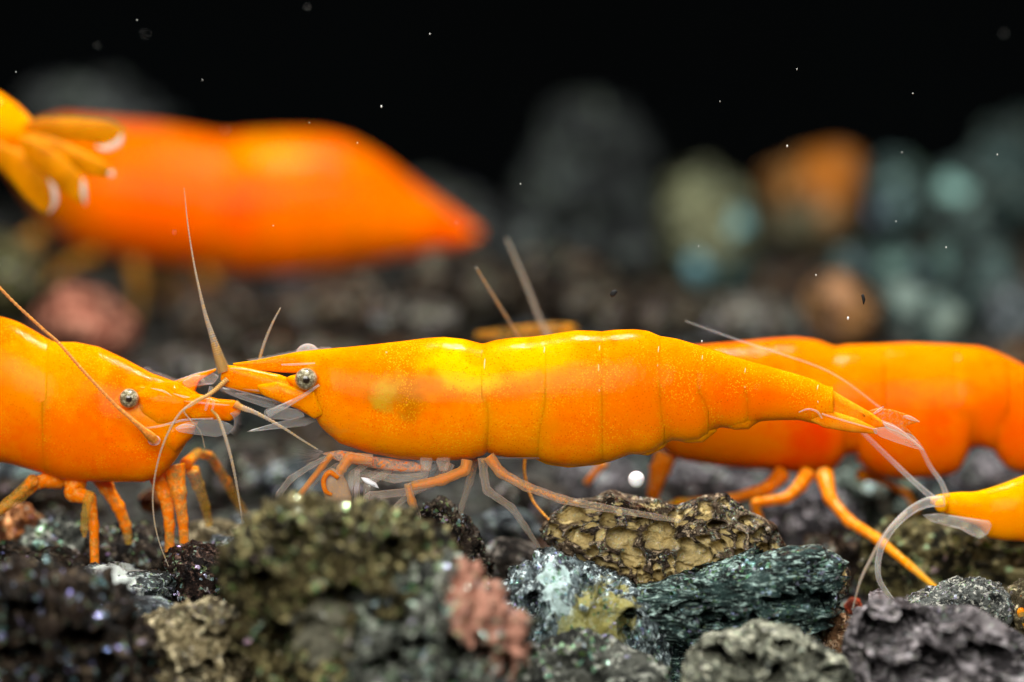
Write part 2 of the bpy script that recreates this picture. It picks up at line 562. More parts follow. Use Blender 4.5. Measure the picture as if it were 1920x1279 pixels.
def style_disp(P, style, seed, size):
    """(displacement along the normal, pit value), P in units"""
    pit = np.zeros(len(P))
    off = seed * 3.17
    Q = P + off
    if style == 'pumice':       # open shallow vesicles with thin walls
        d = 0.13 * fbm(Q * 1.3, 3, seed) + 0.05 * fbm(Q * 3.5, 3, seed + 1)
        W_ = 0.28 * np.stack([vnoise(Q * 2.1, seed + 5 + k) for k in range(3)], 1)
        for sc_, amp in ((4.2, 0.11), (8.0, 0.05)):
            f1, f2, r = worley(Q * sc_ + W_ * sc_ ** 0.5, seed + int(sc_ * 7))
            rad = 0.50 + 0.26 * r
            e_ = np.clip((f2 - f1 - 0.07) / 0.11, 0, 1) * np.clip((rad - f1) / 0.12, 0, 1)
            bowl = e_ * e_ * (3 - 2 * e_)
            if sc_ > 2:
                bowl = bowl * (r > 0.3) * (1 - 0.75 * np.clip(pit * 1.2, 0, 1))
            d = d - amp * (0.65 + 0.6 * r) * bowl
            pit = np.maximum(pit, bowl * (1.0 if sc_ < 6 else 0.5))
        f1, f2, r = worley(Q * 3.1 + 7.7, seed + 77)
        hole = np.clip((0.10 + 0.06 * r - f1) / 0.05, 0, 1) * (r > 0.5)
        d = d - 0.22 * hole
        pit = pit * (1 - hole)
        d = d + 0.03 * fbm(Q * 7, 4, seed + 9, True) * (1 - 0.8 * np.clip(pit, 0, 1))
    elif style == 'bigsponge':
        d = 0.10 * fbm(Q * 1.1, 3, seed)
        for sc_, amp in ((0.85, 0.62), (1.9, 0.30)):
            f1, f2, r = worley(Q * np.array([sc_ * 0.8, sc_, sc_ * 1.3]) + 0.3 * np.stack([vnoise(Q * 1.7, seed + 5 + k) for k in range(3)], 1), seed + int(sc_ * 10))
            rad = 0.42 + 0.16 * r
            d = d - amp * np.clip((1 - (f1 / rad) ** 2) * 1.8, 0, 1)
        d = d + 0.05 * fbm(Q * 4.5, 4, seed + 3)
    elif style == 'sponge':     # deep round holes
        d = 0.14 * fbm(Q * 1.1, 3, seed)
        for sc_, amp in ((1.5, 0.42), (2.9, 0.28)):
            f1, f2, r = worley(Q * sc_, seed + int(sc_ * 10))
            rad = 0.30 + 0.20 * r
            bowl = np.clip((1 - (f1 / rad) ** 2) * 2.2, 0, 1)
            d = d - amp * bowl / max(1.0, 1.0)
            pit = np.maximum(pit, bowl * 0.0)
        d = d + 0.12 * fbm(Q * 3.2, 5, seed + 3, True, 0.6)
    elif style == 'flaky':      # stacked sheets
        zz = Q[:, 2] * 3.6 + 0.45 * Q[:, 0] + 1.1 * fbm(Q * 0.9, 3, seed)
        saw = zz - np.floor(zz)
        d = 0.30 * (saw ** 1.7) + 0.24 * fbm(Q * 1.4, 4, seed + 2) + 0.16 * fbm(Q * np.array([2.2, 2.2, 8.0]), 5, seed + 4, True, 0.6)
    elif style == 'crystal':    # coarse broken crystals
        f1, f2, r = worley(Q * 4.5, seed)
        g1, g2, r2 = worley(Q * 11.0, seed + 9)
        d = 0.24 * fbm(Q * 1.2, 4, seed) + 0.20 * (r - 0.5) - 0.05 * f1 + 0.09 * (r2 - 0.5) + 0.16 * fbm(Q * np.array([3.0, 3.0, 1.6]), 5, seed + 11, True, 0.6)
        d = d + 0.05 * fbm(Q * np.array([8.0, 8.0, 3.5]), 3, seed + 7, True)
    elif style == 'cinder':     # rough scoria
        d = 0.22 * fbm(Q * 1.2, 4, seed) + 0.40 * fbm(Q * 2.4, 5, seed + 3, True, 0.6)
        f1, f2, r = worley(Q * 2.3, seed + 4)
        bowl = np.clip(1 - (f1 / (0.22 + 0.30 * r)) ** 2, 0, 1)
        d = d - 0.34 * np.sqrt(bowl)
        g1, g2, r2 = worley(Q * 8.5, seed + 8)
        b2 = np.clip(1 - (g1 / 0.40) ** 2, 0, 1)
        d = d - 0.045 * np.sqrt(b2)
        pit = bowl
    elif style == 'bumpy':      # lumpy granular
        f1, f2, r = worley(Q * 5.0, seed + 4)
        d = 0.20 * fbm(Q * 1.3, 4, seed) - 0.16 * f1 + 0.14 * fbm(Q * 4, 5, seed + 3, True, 0.6)
    else:                        # smooth, softly worn
        d = 0.12 * fbm(Q * 0.9, 4, seed) + 0.02 * fbm(Q * 5, 3, seed + 3)
    return d * size, pit


def stone(label, poly, d, thick, mat, style, seed, sub=5, group=None, amp=None, name='stone', cat='stone', pits=()):
    """a stone whose photo outline is poly (px), at depth d, half thickness thick"""
    c, a, r = polar(poly)
    V, F = ico(sub)
    rad = rock_shape(V, seed, 10, 0.8)
    rho = np.hypot(V[:, 0], V[:, 2])
    phi = np.arctan2(V[:, 2], V[:, 0])
    R = np.interp(phi, a, r) / 100.0 * mag(d)
    # keep the outline near the rim, chip the flanks
    k = rad * (1 - rho ** 6) + rho ** 6
    pr = rho ** 0.72
    ux, uz = np.cos(phi) * pr, np.sin(phi) * pr
    P = np.stack([ux * R * k, np.sign(V[:, 1]) * np.abs(V[:, 1]) ** 0.9 * thick * k, uz * R * k], 1)
    N = np.stack([P[:, 0] / (R ** 2), P[:, 1] / (thick ** 2), P[:, 2] / (R ** 2)], 1)
    N /= np.linalg.norm(N, axis=1)[:, None] + 1e-9
    size = amp if amp is not None else min(1.6, max(0.45, R.mean() / 1.1))
    dd, pit = style_disp(P, style, seed, size)
    P = P + N * dd[:, None]
    C = at(c[0], c[1], d)
    if pits:        # deep hollows in the face towards the front
        fine_ = style == 'pumice'
        wb = (0.05 if fine_ else 0.16) * np.stack([vnoise(P * 3.0 + seed, seed + 31), vnoise(P * 3.0 + seed, seed + 32)], 1)
        front = np.clip(-V[:, 1] * 2.5, 0, 1)
        for (hx, hy, rx, ry, dp) in pits:
            h = at(hx, hy, d - thick * 0.8) - C
            q2 = ((P[:, 0] + wb[:, 0] - h[0]) * 100 / rx) ** 2 + ((P[:, 2] + wb[:, 1] - h[2]) * 100 / ry) ** 2
            if fine_:
                e_ = np.clip((0.98 - q2 / 0.86) * 3.4, 0, 1)
                P[:, 1] += front * dp * 1.35 * e_
                P[:, 2] -= front * 0.05 * e_
                pit = np.maximum(pit, front * e_)
                P[:, 1] -= front * 0.05 * np.exp(-((np.sqrt(q2) - 1.12) / 0.13) ** 2)
                continue
            P[:, 1] += front * min(dp * 1.9, thick * 1.35) * np.clip((1.15 - q2) * 1.6, 0, 1) ** 0.8
            P[:, 1] -= front * 0.16 * np.exp(-((np.sqrt(q2) - 1.25) / 0.22) ** 2)
    mb = MB()
    mb.add(P + C, F, pit)
    base = C.copy()
    base[2] += P[:, 2].min()
    o = mb.build(name, mat, loc=base, attr='pit')
    tag(o, label, cat, group)
    return o


def oval(cx, cy, w_, h_, rot=0, n=11, jit=0.12, seed=0):
    rng = random.Random(seed * 7 + 1)
    out = []
    for i in range(n):
        a = 2 * math.pi * i / n
        q = 1 + rng.uniform(-jit, jit)
        x, y = w_ / 2 * math.cos(a) * q, h_ / 2 * math.sin(a) * q
        out.append((cx + x * math.cos(rot) - y * math.sin(rot), cy + x * math.sin(rot) + y * math.cos(rot)))
    return out


def loc_of(px, py, d, poly):
    """photo pixel -> object space of the stone with that outline (its origin is its base, so only x and y are exact; z by difference)"""
    return at(px, py, d)


NEAR = 'gravel stones along the front of the bed'
MID = 'gravel stones behind the shrimps'
FAR = 'blurred rocks at the back of the tank'

M = {}
M['umber'] = stone_mat('umber_cinder', (0.006, 0.005, 0.004), (0.032, 0.020, 0.013), (0.085, 0.062, 0.04), 1.3, 1.0, spark_scale=8, spark_col=(0.6, 0.7, 0.9), gain=0.85)
M['tan'] = stone_mat('tan_granular', (0.12, 0.09, 0.045), (0.26, 0.21, 0.11), (0.42, 0.36, 0.22), 1.4, 0.15, rough=0.7)
M['slate'] = stone_mat('slate', (0.02, 0.025, 0.028), (0.06, 0.07, 0.075), (0.20, 0.23, 0.24), 2.2, 0.5)
M['jet'] = stone_mat('jet_glitter', (0.006, 0.004, 0.004), (0.022, 0.013, 0.010), (0.10, 0.06, 0.045), 2.6, 1.0, spark_scale=13, rough=0.4)
M['olive'] = stone_mat('olive_cinder', (0.015, 0.014, 0.006), (0.085, 0.07, 0.025), (0.19, 0.17, 0.08), 1.6, 0.9, spark_scale=8, spark_col=(0.75, 0.8, 0.5))
M['greygreen'] = stone_mat('grey_green', (0.02, 0.024, 0.02), (0.08, 0.085, 0.07), (0.24, 0.25, 0.21), 1.4, 0.8, spark_scale=9, spark_col=(0.7, 0.9, 0.8))
M['charred'] = stone_mat('charred_brown', (0.008, 0.006, 0.005), (0.035, 0.025, 0.018), (0.09, 0.07, 0.05), 2.4, 0.5, rough=0.5)
M['icy'] = stone_mat('blue_grey_crystal', (0.04, 0.055, 0.06), (0.15, 0.19, 0.20), (0.42, 0.52, 0.54), 2.0, 0.9, spark_scale=17, spark_col=(0.7, 0.92, 1.0), rough=0.4)
M['pumice'] = stone_mat('brown_pumice', (0.03, 0.02, 0.014), (0.10, 0.07, 0.045), (0.26, 0.20, 0.13), 2.4, 0.4, pit=(0.52, 0.40, 0.17), rough=0.45, bump=0.22, spark_scale=40)
M['teal'] = stone_mat('dark_teal_flake', (0.006, 0.012, 0.012), (0.03, 0.06, 0.056), (0.22, 0.31, 0.28), 1.5, 0.8, spark_scale=15, spark_col=(0.6, 0.8, 0.8), rough=0.42, stretch=(0.9, 1, 3.2))
M['palegreen'] = stone_mat('pale_green_grey', (0.14, 0.15, 0.11), (0.27, 0.28, 0.21), (0.42, 0.42, 0.32), 1.7, 0.2, rough=0.75)
M['mauve'] = stone_mat('mauve_grey', (0.10, 0.09, 0.095), (0.22, 0.20, 0.205), (0.34, 0.31, 0.32), 1.1, 0.15, rough=0.7)
M['graingrey'] = stone_mat('granular_grey', (0.04, 0.045, 0.045), (0.12, 0.13, 0.12), (0.32, 0.32, 0.28), 4.0, 0.7, spark_scale=24)
M['rust'] = stone_mat('rusty_chip', (0.10, 0.04, 0.015), (0.26, 0.13, 0.06), (0.42, 0.28, 0.17), 3.0, 0.3)
M['red'] = stone_mat('red_chip', (0.30, 0.03, 0.01), (0.55, 0.07, 0.02), (0.6, 0.2, 0.1), 2.0, 0.1)
M['orangestone'] = stone_mat('orange_brown', (0.16, 0.04, 0.012), (0.42, 0.13, 0.03), (0.55, 0.25, 0.10), 1.4, 0.3)
M['grey'] = stone_mat('mid_grey', (0.014, 0.011, 0.008), (0.065, 0.054, 0.043), (0.18, 0.16, 0.135), 1.3, 0.5)
M['bluegrey'] = stone_mat('blue_grey', (0.02, 0.026, 0.03), (0.08, 0.095, 0.105), (0.22, 0.26, 0.27), 1.3, 0.6)
M['lavender'] = stone_mat('lavender_grey', (0.05, 0.045, 0.05), (0.15, 0.14, 0.15), (0.28, 0.26, 0.27), 1.6, 0.3)
M['darkbrown'] = stone_mat('dark_brown', (0.010, 0.007, 0.005), (0.04, 0.027, 0.018), (0.10, 0.07, 0.045), 1.2, 0.3)
M['seagreen'] = stone_mat('sea_green', (0.04, 0.055, 0.045), (0.14, 0.18, 0.15), (0.30, 0.36, 0.30), 1.2, 0.6, spark_scale=5)
M['salmon'] = stone_mat('salmon_pink', (0.16, 0.05, 0.03), (0.36, 0.12, 0.075), (0.5, 0.22, 0.14), 1.0, 0.1)
M['farolive'] = stone_mat('far_olive', (0.05, 0.055, 0.03), (0.18, 0.18, 0.10), (0.30, 0.32, 0.2), 0.9, 1.0, spark_scale=1.4, spark_col=(0.5, 0.85, 0.9))
M['farteal'] = stone_mat('far_teal', (0.015, 0.03, 0.03), (0.07, 0.115, 0.11), (0.19, 0.30, 0.28), 0.8, 0.9, spark_scale=1.3, spark_col=(0.45, 0.7, 0.7), gain=0.7)
M['fargrey'] = stone_mat('far_grey', (0.012, 0.014, 0.014), (0.04, 0.046, 0.046), (0.08, 0.09, 0.09), 0.7, 0.2, gain=0.75)
M['farbrown'] = stone_mat('far_brown', (0.012, 0.008, 0.006), (0.05, 0.034, 0.022), (0.10, 0.075, 0.05), 0.7, 0.2, gain=0.75)
M['ochre'] = stone_mat('far_ochre', (0.10, 0.035, 0.008), (0.32, 0.12, 0.025), (0.40, 0.2, 0.06), 0.5, 0.1)


def patched(base, label_, pcs):
    """a stone material of its own with patches at photo points; the object space origin is the stone's base"""
    return pcs


# --- front row (nearer than the plane of focus) ---
def pstone(label, poly, d, thick, args, style, seed, patches, sub=5, **kw):
    """stone with coloured patches (minerals; painted glints on far rocks) given in photo pixels: (px, py, radius px, (sx,sy,sz), colour, strength)"""
    o = stone(label, poly, d, thick, M['grey'], style, seed, sub, **kw)
    org = np.array(o['_o'])
    pcs = []
    for (px, py, rp, s_, col, st) in patches:
        p = at(px, py, d - thick * 0.75) - org
        pcs.append((p, rp / 100.0, s_, col, st))
    m = stone_mat(args.pop('name'), *args.pop('cols'), patches=pcs, **args)
    o.data.materials[0] = m
    return o


stone('dark brown stone with violet glints, blurred in the bottom left corner', [(-60, 1120), (0, 1075), (90, 1072), (170, 1100), (225, 1150), (260, 1215), (275, 1300), (200, 1400), (0, 1420), (-80, 1300)], -5.5, 1.5, M['umber'], 'cinder', 11, 6, NEAR, pits=[(60, 1150, 40, 20, 0.6), (150, 1200, 40, 24, 0.7), (40, 1230, 50, 24, 0.7), (200, 1250, 26, 30, 0.6)])
stone('blurred tan stone with an uneven grainy face, second large stone from the left', [(235, 1200), (270, 1160), (340, 1145), (400, 1120), (440, 1130), (462, 1190), (490, 1270), (500, 1380), (380, 1440), (260, 1400), (275, 1270)], -4.0, 1.2, M['tan'], 'bumpy', 12, 6, NEAR, pits=[(400, 1200, 30, 14, 0.3), (300, 1240, 20, 30, 0.3), (440, 1250, 14, 22, 0.4), (350, 1170, 26, 10, 0.25), (380, 1260, 30, 14, 0.35)])
stone('smooth blue-grey stone wedged above the tan stone', [(190, 1140), (230, 1118), (300, 1118), (345, 1140), (330, 1175), (270, 1200), (215, 1190)], -2.0, 0.6, M['bluegrey'], 'smooth', 13, 5, NEAR)
pstone('slate grey stone with a white mineral patch', [(122, 1098), (140, 1075), (175, 1066), (240, 1078), (285, 1076), (315, 1084), (322, 1110), (300, 1138), (240, 1135), (180, 1122)], -0.3, 0.7,
       dict(name='slate_with_white', cols=((0.02, 0.025, 0.026), (0.06, 0.07, 0.072), (0.22, 0.26, 0.26)), scale=3.0, sparkle=0.5, spark_scale=24),
       'flaky', 14, [(212, 1103, 52, (0.95, 0.15, 1.25), (0.62, 0.68, 0.64), 1.0)], sub=6, group=NEAR, amp=0.42)
stone('black glittering stone with copper flecks between the slate stone and the big olive stone', [(303, 1050), (325, 1024), (370, 1017), (420, 1032), (447, 1048), (448, 1090), (440, 1125), (400, 1145), (345, 1140), (315, 1115), (318, 1080)], 0.2, 0.75, M['jet'], 'bumpy', 15, 6, NEAR, amp=0.6)
pstone('big olive brown stone, blurred, under the front legs of the middle shrimp', [(445, 1010), (490, 985), (560, 968), (640, 960), (720, 968), (790, 1000), (825, 1050), (800, 1110), (740, 1180), (690, 1250), (600, 1290), (510, 1260), (460, 1180), (438, 1090)], -5.6, 1.7,
       dict(name='olive_with_grey_window', cols=((0.012, 0.011, 0.006), (0.075, 0.06, 0.024), (0.22, 0.19, 0.085)), scale=1.5, gain=1.05, sparkle=1.0, spark_scale=9, spark_col=(0.75, 0.8, 0.5)),
       'cinder', 16, [(605, 1180, 62, (1, 0.2, 1.1), (0.17, 0.165, 0.12), 0.9)], sub=6, group=NEAR, pits=[(735, 1035, 28, 22, 0.7), (655, 1118, 70, 22, 0.6), (560, 1028, 30, 12, 0.4), (500, 1120, 30, 40, 0.5), (770, 1080, 24, 30, 0.5), (640, 1010, 40, 14, 0.4), (690, 1180, 26, 40, 0.7), (520, 1200, 24, 40, 0.7)])
pstone('blurred grey-green stone with a salmon pink vein on its right shoulder', [(690, 1130), (740, 1085), (810, 1062), (870, 1080), (920, 1120), (975, 1190), (970, 1240), (900, 1290), (860, 1400), (720, 1400), (655, 1290), (670, 1200)], -6.2, 1.5,
       dict(name='grey_green_with_pink', cols=((0.018, 0.022, 0.018), (0.075, 0.08, 0.066), (0.26, 0.28, 0.23)), scale=1.4, gain=1.25, sparkle=0.9, spark_scale=9, spark_col=(0.7, 0.9, 0.8)),
       'cinder', 17, [(890, 1135, 78, (1.5, 0.2, 0.9), (0.40, 0.19, 0.13), 1.0), (950, 1195, 70, (1.6, 0.2, 0.9), (0.40, 0.19, 0.13), 1.0)], sub=6, group=NEAR, pits=[(740, 1150, 30, 20, 0.5), (800, 1200, 60, 14, 0.6), (880, 1222, 40, 24, 0.8), (740, 1250, 40, 20, 0.6), (950, 1240, 20, 22, 0.6)])
stone('charred brown pitted stone behind the big olive stone, under the bent middle leg', [(770, 980), (800, 950), (835, 945), (865, 975), (895, 1020), (915, 1060), (905, 1110), (860, 1130), (800, 1110), (760, 1050)], 0.9, 0.8, M['charred'], 'cinder', 18, 6, NEAR, amp=0.6)
pstone('sparkling blue-grey stone with a yellow-green seam, pointed top', [(932, 1130), (950, 1090), (985, 1060), (1015, 1036), (1045, 1035), (1085, 1060), (1140, 1085), (1200, 1110), (1235, 1140), (1250, 1200), (1255, 1280), (1150, 1330), (1000, 1320), (960, 1250), (940, 1180)], -1.4, 1.2,
       dict(name='icy_with_seam', cols=((0.035, 0.05, 0.055), (0.15, 0.20, 0.21), (0.46, 0.56, 0.58)), scale=2.0, sparkle=0.9, spark_scale=17, spark_col=(0.7, 0.92, 1.0), rough=0.4, stretch=(2.0, 2.0, 0.8)),
       'crystal', 19, [(1040, 1105, 42, (1.5, 0.2, 0.8), (0.50, 0.66, 0.64), 0.9), (1130, 1165, 66, (1.0, 0.2, 1.0), (0.30, 0.27, 0.07), 0.85), (1070, 1190, 45, (1.4, 0.2, 0.8), (0.42, 0.42, 0.16), 0.7)], sub=6, group=NEAR, amp=0.8, pits=[(1010, 1150, 18, 30, 0.35), (1185, 1185, 16, 40, 0.4), (1100, 1110, 12, 26, 0.25), (1090, 1230, 30, 14, 0.35)])
stone('brown stone full of tan open pores, a long leg lying across its top', [(1012, 1000), (1030, 968), (1065, 945), (1110, 935), (1140, 920), (1180, 932), (1230, 935), (1272, 950), (1320, 935), (1360, 928), (1400, 952), (1450, 985), (1475, 1030), (1455, 1075), (1380, 1105), (1300, 1115), (1220, 1115), (1140, 1090), (1060, 1050)], 0.75, 1.15, M['pumice'], 'pumice', 33, 7, NEAR, amp=1.0, pits=[(1069, 976, 34, 20, 0.42), (1087, 1009, 30, 15, 0.28), (1140, 976, 16, 17, 0.4), (1166, 1009, 33, 25, 0.28), (1206, 979, 19, 11, 0.42), (1237, 1006, 33, 31, 0.26), (1121, 1054, 14, 14, 0.3), (1142, 1076, 17, 14, 0.25), (1189, 1049, 29, 27, 0.28), (1206, 1084, 16, 22, 0.25), (1232, 1084, 13, 19, 0.25), (1256, 1082, 12, 12, 0.25), (1303, 1052, 41, 38, 0.24), (1346, 1024, 19, 12, 0.3), (1357, 1060, 18, 18, 0.4), (1342, 990, 20, 8, 0.5), (1391, 1011, 13, 10, 0.3), (1436, 1046, 18, 16, 0.35), (1425, 1011, 14, 10, 0.35), (1457, 1021, 10, 12, 0.3), (1162, 936, 16, 12, 0.4), (1222, 950, 32, 14, 0.4), (1324, 958, 16, 15, 0.35), (1365, 950, 14, 10, 0.35), (1288, 1014, 17, 12, 0.3), (1318, 1007, 14, 8, 0.3), (1040, 1003, 14, 12, 0.3), (1390, 1040, 14, 12, 0.3), (1270, 975, 18, 12, 0.3), (1400, 985, 18, 8, 0.35), (1110, 1035, 13, 9, 0.25), (1258, 1048, 10, 12, 0.25), (1405, 1075, 16, 10, 0.25), (1340, 1085, 20, 9, 0.25), (1170, 1088, 10, 10, 0.25)])
stone('dark teal flaky stone leaning on the pumice stone', [(1180, 1110), (1240, 1098), (1330, 1078), (1400, 1060), (1460, 1040), (1510, 1038), (1555, 1062), (1572, 1110), (1560, 1160), (1500, 1200), (1400, 1215), (1300, 1200), (1220, 1190), (1170, 1150)], -1.3, 0.9, M['teal'], 'flaky', 21, 6, NEAR, amp=0.8, pits=[(1480, 1120, 60, 14, 0.5), (1380, 1160, 70, 10, 0.45), (1290, 1140, 50, 8, 0.35), (1540, 1130, 20, 24, 0.5)])
stone('yellow-brown pitted chip at the right end of the pumice stone', [(1540, 1075), (1555, 1045), (1580, 1050), (1597, 1075), (1592, 1110), (1570, 1130), (1545, 1120)], 0.1, 0.4, M['pumice'], 'pumice', 22, 5, NEAR, amp=0.5)
stone('pale green-grey stone with round holes, blurred at the bottom edge', [(1290, 1230), (1320, 1195), (1370, 1185), (1430, 1172), (1490, 1178), (1530, 1205), (1590, 1240), (1610, 1300), (1560, 1380), (1350, 1390), (1270, 1310)], -4.2, 1.2, M['palegreen'], 'sponge', 23, 6, NEAR, amp=0.75, pits=[(1428, 1212, 17, 18, 0.8), (1352, 1235, 35, 24, 0.9), (1480, 1222, 16, 14, 0.6), (1400, 1252, 25, 14, 0.6), (1525, 1235, 16, 12, 0.5), (1452, 1264, 22, 16, 0.6), (1375, 1202, 14, 8, 0.4), (1560, 1262, 20, 14, 0.5)])
stone('mauve-grey stone with large hollow pores in the bottom right corner', [(1575, 1230), (1590, 1170), (1630, 1130), (1680, 1128), (1750, 1140), (1830, 1142), (1890, 1170), (1960, 1210), (1990, 1320), (1850, 1400), (1650, 1380), (1580, 1320)], -4.0, 1.5, M['mauve'], 'bigsponge', 24, 6, NEAR, amp=0.9, pits=[(1655, 1195, 38, 28, 0.9), (1705, 1187, 55, 20, 1.0), (1780, 1158, 50, 16, 0.6), (1850, 1150, 40, 14, 0.5), (1620, 1215, 22, 20, 0.6), (1740, 1262, 60, 28, 0.9), (1650, 1262, 28, 28, 0.8), (1850, 1230, 50, 22, 0.8), (1800, 1200, 40, 11, 0.5)])
stone('granular grey stone with glittering top behind the mauve-grey stone', [(1680, 1140), (1720, 1115), (1775, 1100), (1830, 1084), (1870, 1100), (1895, 1130), (1890, 1175), (1800, 1190), (1700, 1180)], -0.5, 0.7, M['graingrey'], 'crystal', 25, 6, NEAR, amp=0.5)
stone('tan grainy stone at the right edge below the yellow shrimp', [(1880, 1115), (1910, 1088), (1950, 1090), (1975, 1140), (1950, 1190), (1900, 1190), (1882, 1150)], -0.3, 0.6, M['tan'], 'crystal', 26, 5, NEAR, amp=0.5)
stone('small rust-brown grainy stone between the teal stone and the mauve-grey stone', [(1525, 1180), (1550, 1160), (1585, 1160), (1600, 1185), (1592, 1225), (1550, 1235), (1522, 1215)], -0.8, 0.45, M['rust'], 'crystal', 27, 5, NEAR, amp=0.45)
stone('small bright red chip of stone behind the pumice stone', [(1580, 1135), (1595, 1118), (1612, 1122), (1620, 1140), (1602, 1155), (1585, 1152)], 1.3, 0.25, M['red'], 'smooth', 28, 4, NEAR, amp=0.3)
stone('blurred grey-green glittering stone at the bottom edge under the blue-grey stone', [(960, 1260), (1010, 1215), (1090, 1205), (1170, 1220), (1230, 1255), (1250, 1330), (1100, 1400), (960, 1360)], -3.6, 1.0, M['greygreen'], 'crystal', 29, 5, NEAR)
stone('small dark stone peeping in at the bottom edge below the big olive stone', [(520, 1275), (550, 1258), (600, 1262), (620, 1290), (580, 1340), (525, 1330)], -2.5, 0.5, M['jet'], 'bumpy', 30, 5, NEAR)
stone('dark stone under the blue-grey stone, in the gap left of the pale stone', [(1180, 1200), (1240, 1180), (1300, 1200), (1330, 1260), (1280, 1330), (1200, 1320)], -0.6, 0.8, M['teal'], 'cinder', 31, 5, NEAR)

# --- stones between and behind the legs ---
mids = [
    ('orange-brown stone at the left edge behind the first leg of the left shrimp', oval(25, 1005, 110, 110, 0, seed=1), 4.0, 0.7, 'orangestone', 'cinder'),
    ('green-grey stone behind the standing leg of the left shrimp', oval(120, 1030, 170, 90, 0.1, seed=2), 3.6, 0.8, 'greygreen', 'cinder'),
    ('dark brown stone below the orange-brown stone', oval(20, 1070, 170, 80, 0.1, seed=3), 2.2, 0.7, 'umber', 'cinder'),
    ('black-brown stone in the shade under the left shrimp', oval(250, 1035, 200, 90, 0.0, seed=4), 3.2, 0.8, 'charred', 'cinder'),
    ('flat beige stone between the legs of the left and the middle shrimp', oval(400, 1000, 130, 50, 0.0, seed=5), 4.5, 0.5, 'tan', 'smooth'),
    ('blue-grey stone right of the flat beige stone', oval(470, 1000, 120, 70, 0.1, seed=6), 5.5, 0.6, 'bluegrey', 'smooth'),
    ('grey stone behind the clear bristly limb of the middle shrimp', oval(455, 880, 170, 110, -0.3, seed=7), 11, 0.9, 'grey', 'smooth'),
    ('grey stone behind the claws of the middle shrimp', oval(560, 920, 150, 110, 0.2, seed=8), 8.5, 0.9, 'bluegrey', 'smooth'),
    ('brown-grey stone under the belly of the middle shrimp', oval(700, 945, 170, 90, 0.0, seed=9), 8.0, 0.9, 'grey', 'cinder'),
    ('dark stone below the left shrimp, left of its standing leg', oval(80, 940, 220, 80, 0.1, seed=10), 8.0, 0.8, 'darkbrown', 'cinder'),
    ('blurred grey stone behind the trailing legs, upper of three', oval(960, 985, 130, 60, 0.25, seed=11), 6.5, 0.6, 'bluegrey', 'smooth'),
    ('blurred brown-grey stone behind the trailing legs, lowest of three', oval(965, 1055, 120, 90, 0.3, seed=12), 3.5, 0.6, 'grey', 'smooth'),
    ('blurred grey stone behind the trailing legs, left of the pumice stone', oval(1000, 940, 150, 90, 0.1, seed=13), 8.5, 0.8, 'grey', 'smooth'),
    ('pale grey stone under the belly of the middle shrimp next to the white glint ball', oval(1120, 905, 170, 100, 0.1, seed=14), 11, 0.9, 'lavender', 'smooth'),
    ('pinkish grey oval stone framed by the curved legs of the right shrimp', oval(1345, 905, 230, 90, 0.05, seed=15), 10, 0.9, 'lavender', 'smooth'),
    ('lavender-grey stone under the legs of the right shrimp', oval(1530, 985, 190, 130, 0.5, seed=16), 8.0, 0.9, 'lavender', 'flaky'),
    ('pale sea-green stone behind the rear leg of the right shrimp', oval(1650, 935, 170, 120, 0.5, seed=17), 10, 0.9, 'seagreen', 'cinder'),
    ('olive-brown rock behind the curved feeler of the yellow shrimp', [(1600, 1080), (1640, 1010), (1720, 975), (1820, 990), (1940, 990), (2010, 1060), (1960, 1140), (1800, 1150), (1660, 1140)], 4.8, 1.2, 'olive', 'flaky'),
    ('dark brown stone left of the olive-brown rock', oval(1560, 1060, 130, 130, 0.2, seed=18), 4.8, 0.8, 'darkbrown', 'cinder'),
    ('brown-grey streaked stone below the right shrimp at the right edge', oval(1880, 890, 200, 80, -0.1, seed=19), 12, 0.9, 'lavender', 'flaky'),
    ('small round orange pebble behind the left shrimp', oval(284, 940, 52, 46, 0.1, seed=20, jit=0.05), 5.0, 0.25, 'orangestone', 'smooth'),
    ('pale grey stone behind the heads of the two facing shrimps', oval(370, 695, 210, 90, 0.1, seed=21), 20, 1.0, 'grey', 'smooth'),
    ('dark stone between the left shrimp and the slate stone', oval(120, 1075, 170, 70, 0.1, seed=22), 1.6, 0.6, 'charred', 'cinder'),
    ('dark blue-grey stone right of the glittering black stone', oval(430, 1045, 110, 70, 0.1, seed=23), 2.0, 0.5, 'slate', 'flaky'),
    ('dark grey stone behind the far left leg', oval(30, 890, 170, 80, 0.1, seed=24), 11, 0.8, 'bluegrey', 'smooth'),
]
for i, (lb, poly, d, th, mk, st) in enumerate(mids):
    stone(lb, poly, d, th, M[mk], st, 60 + i, 4 if d > 7 else 5, MID)

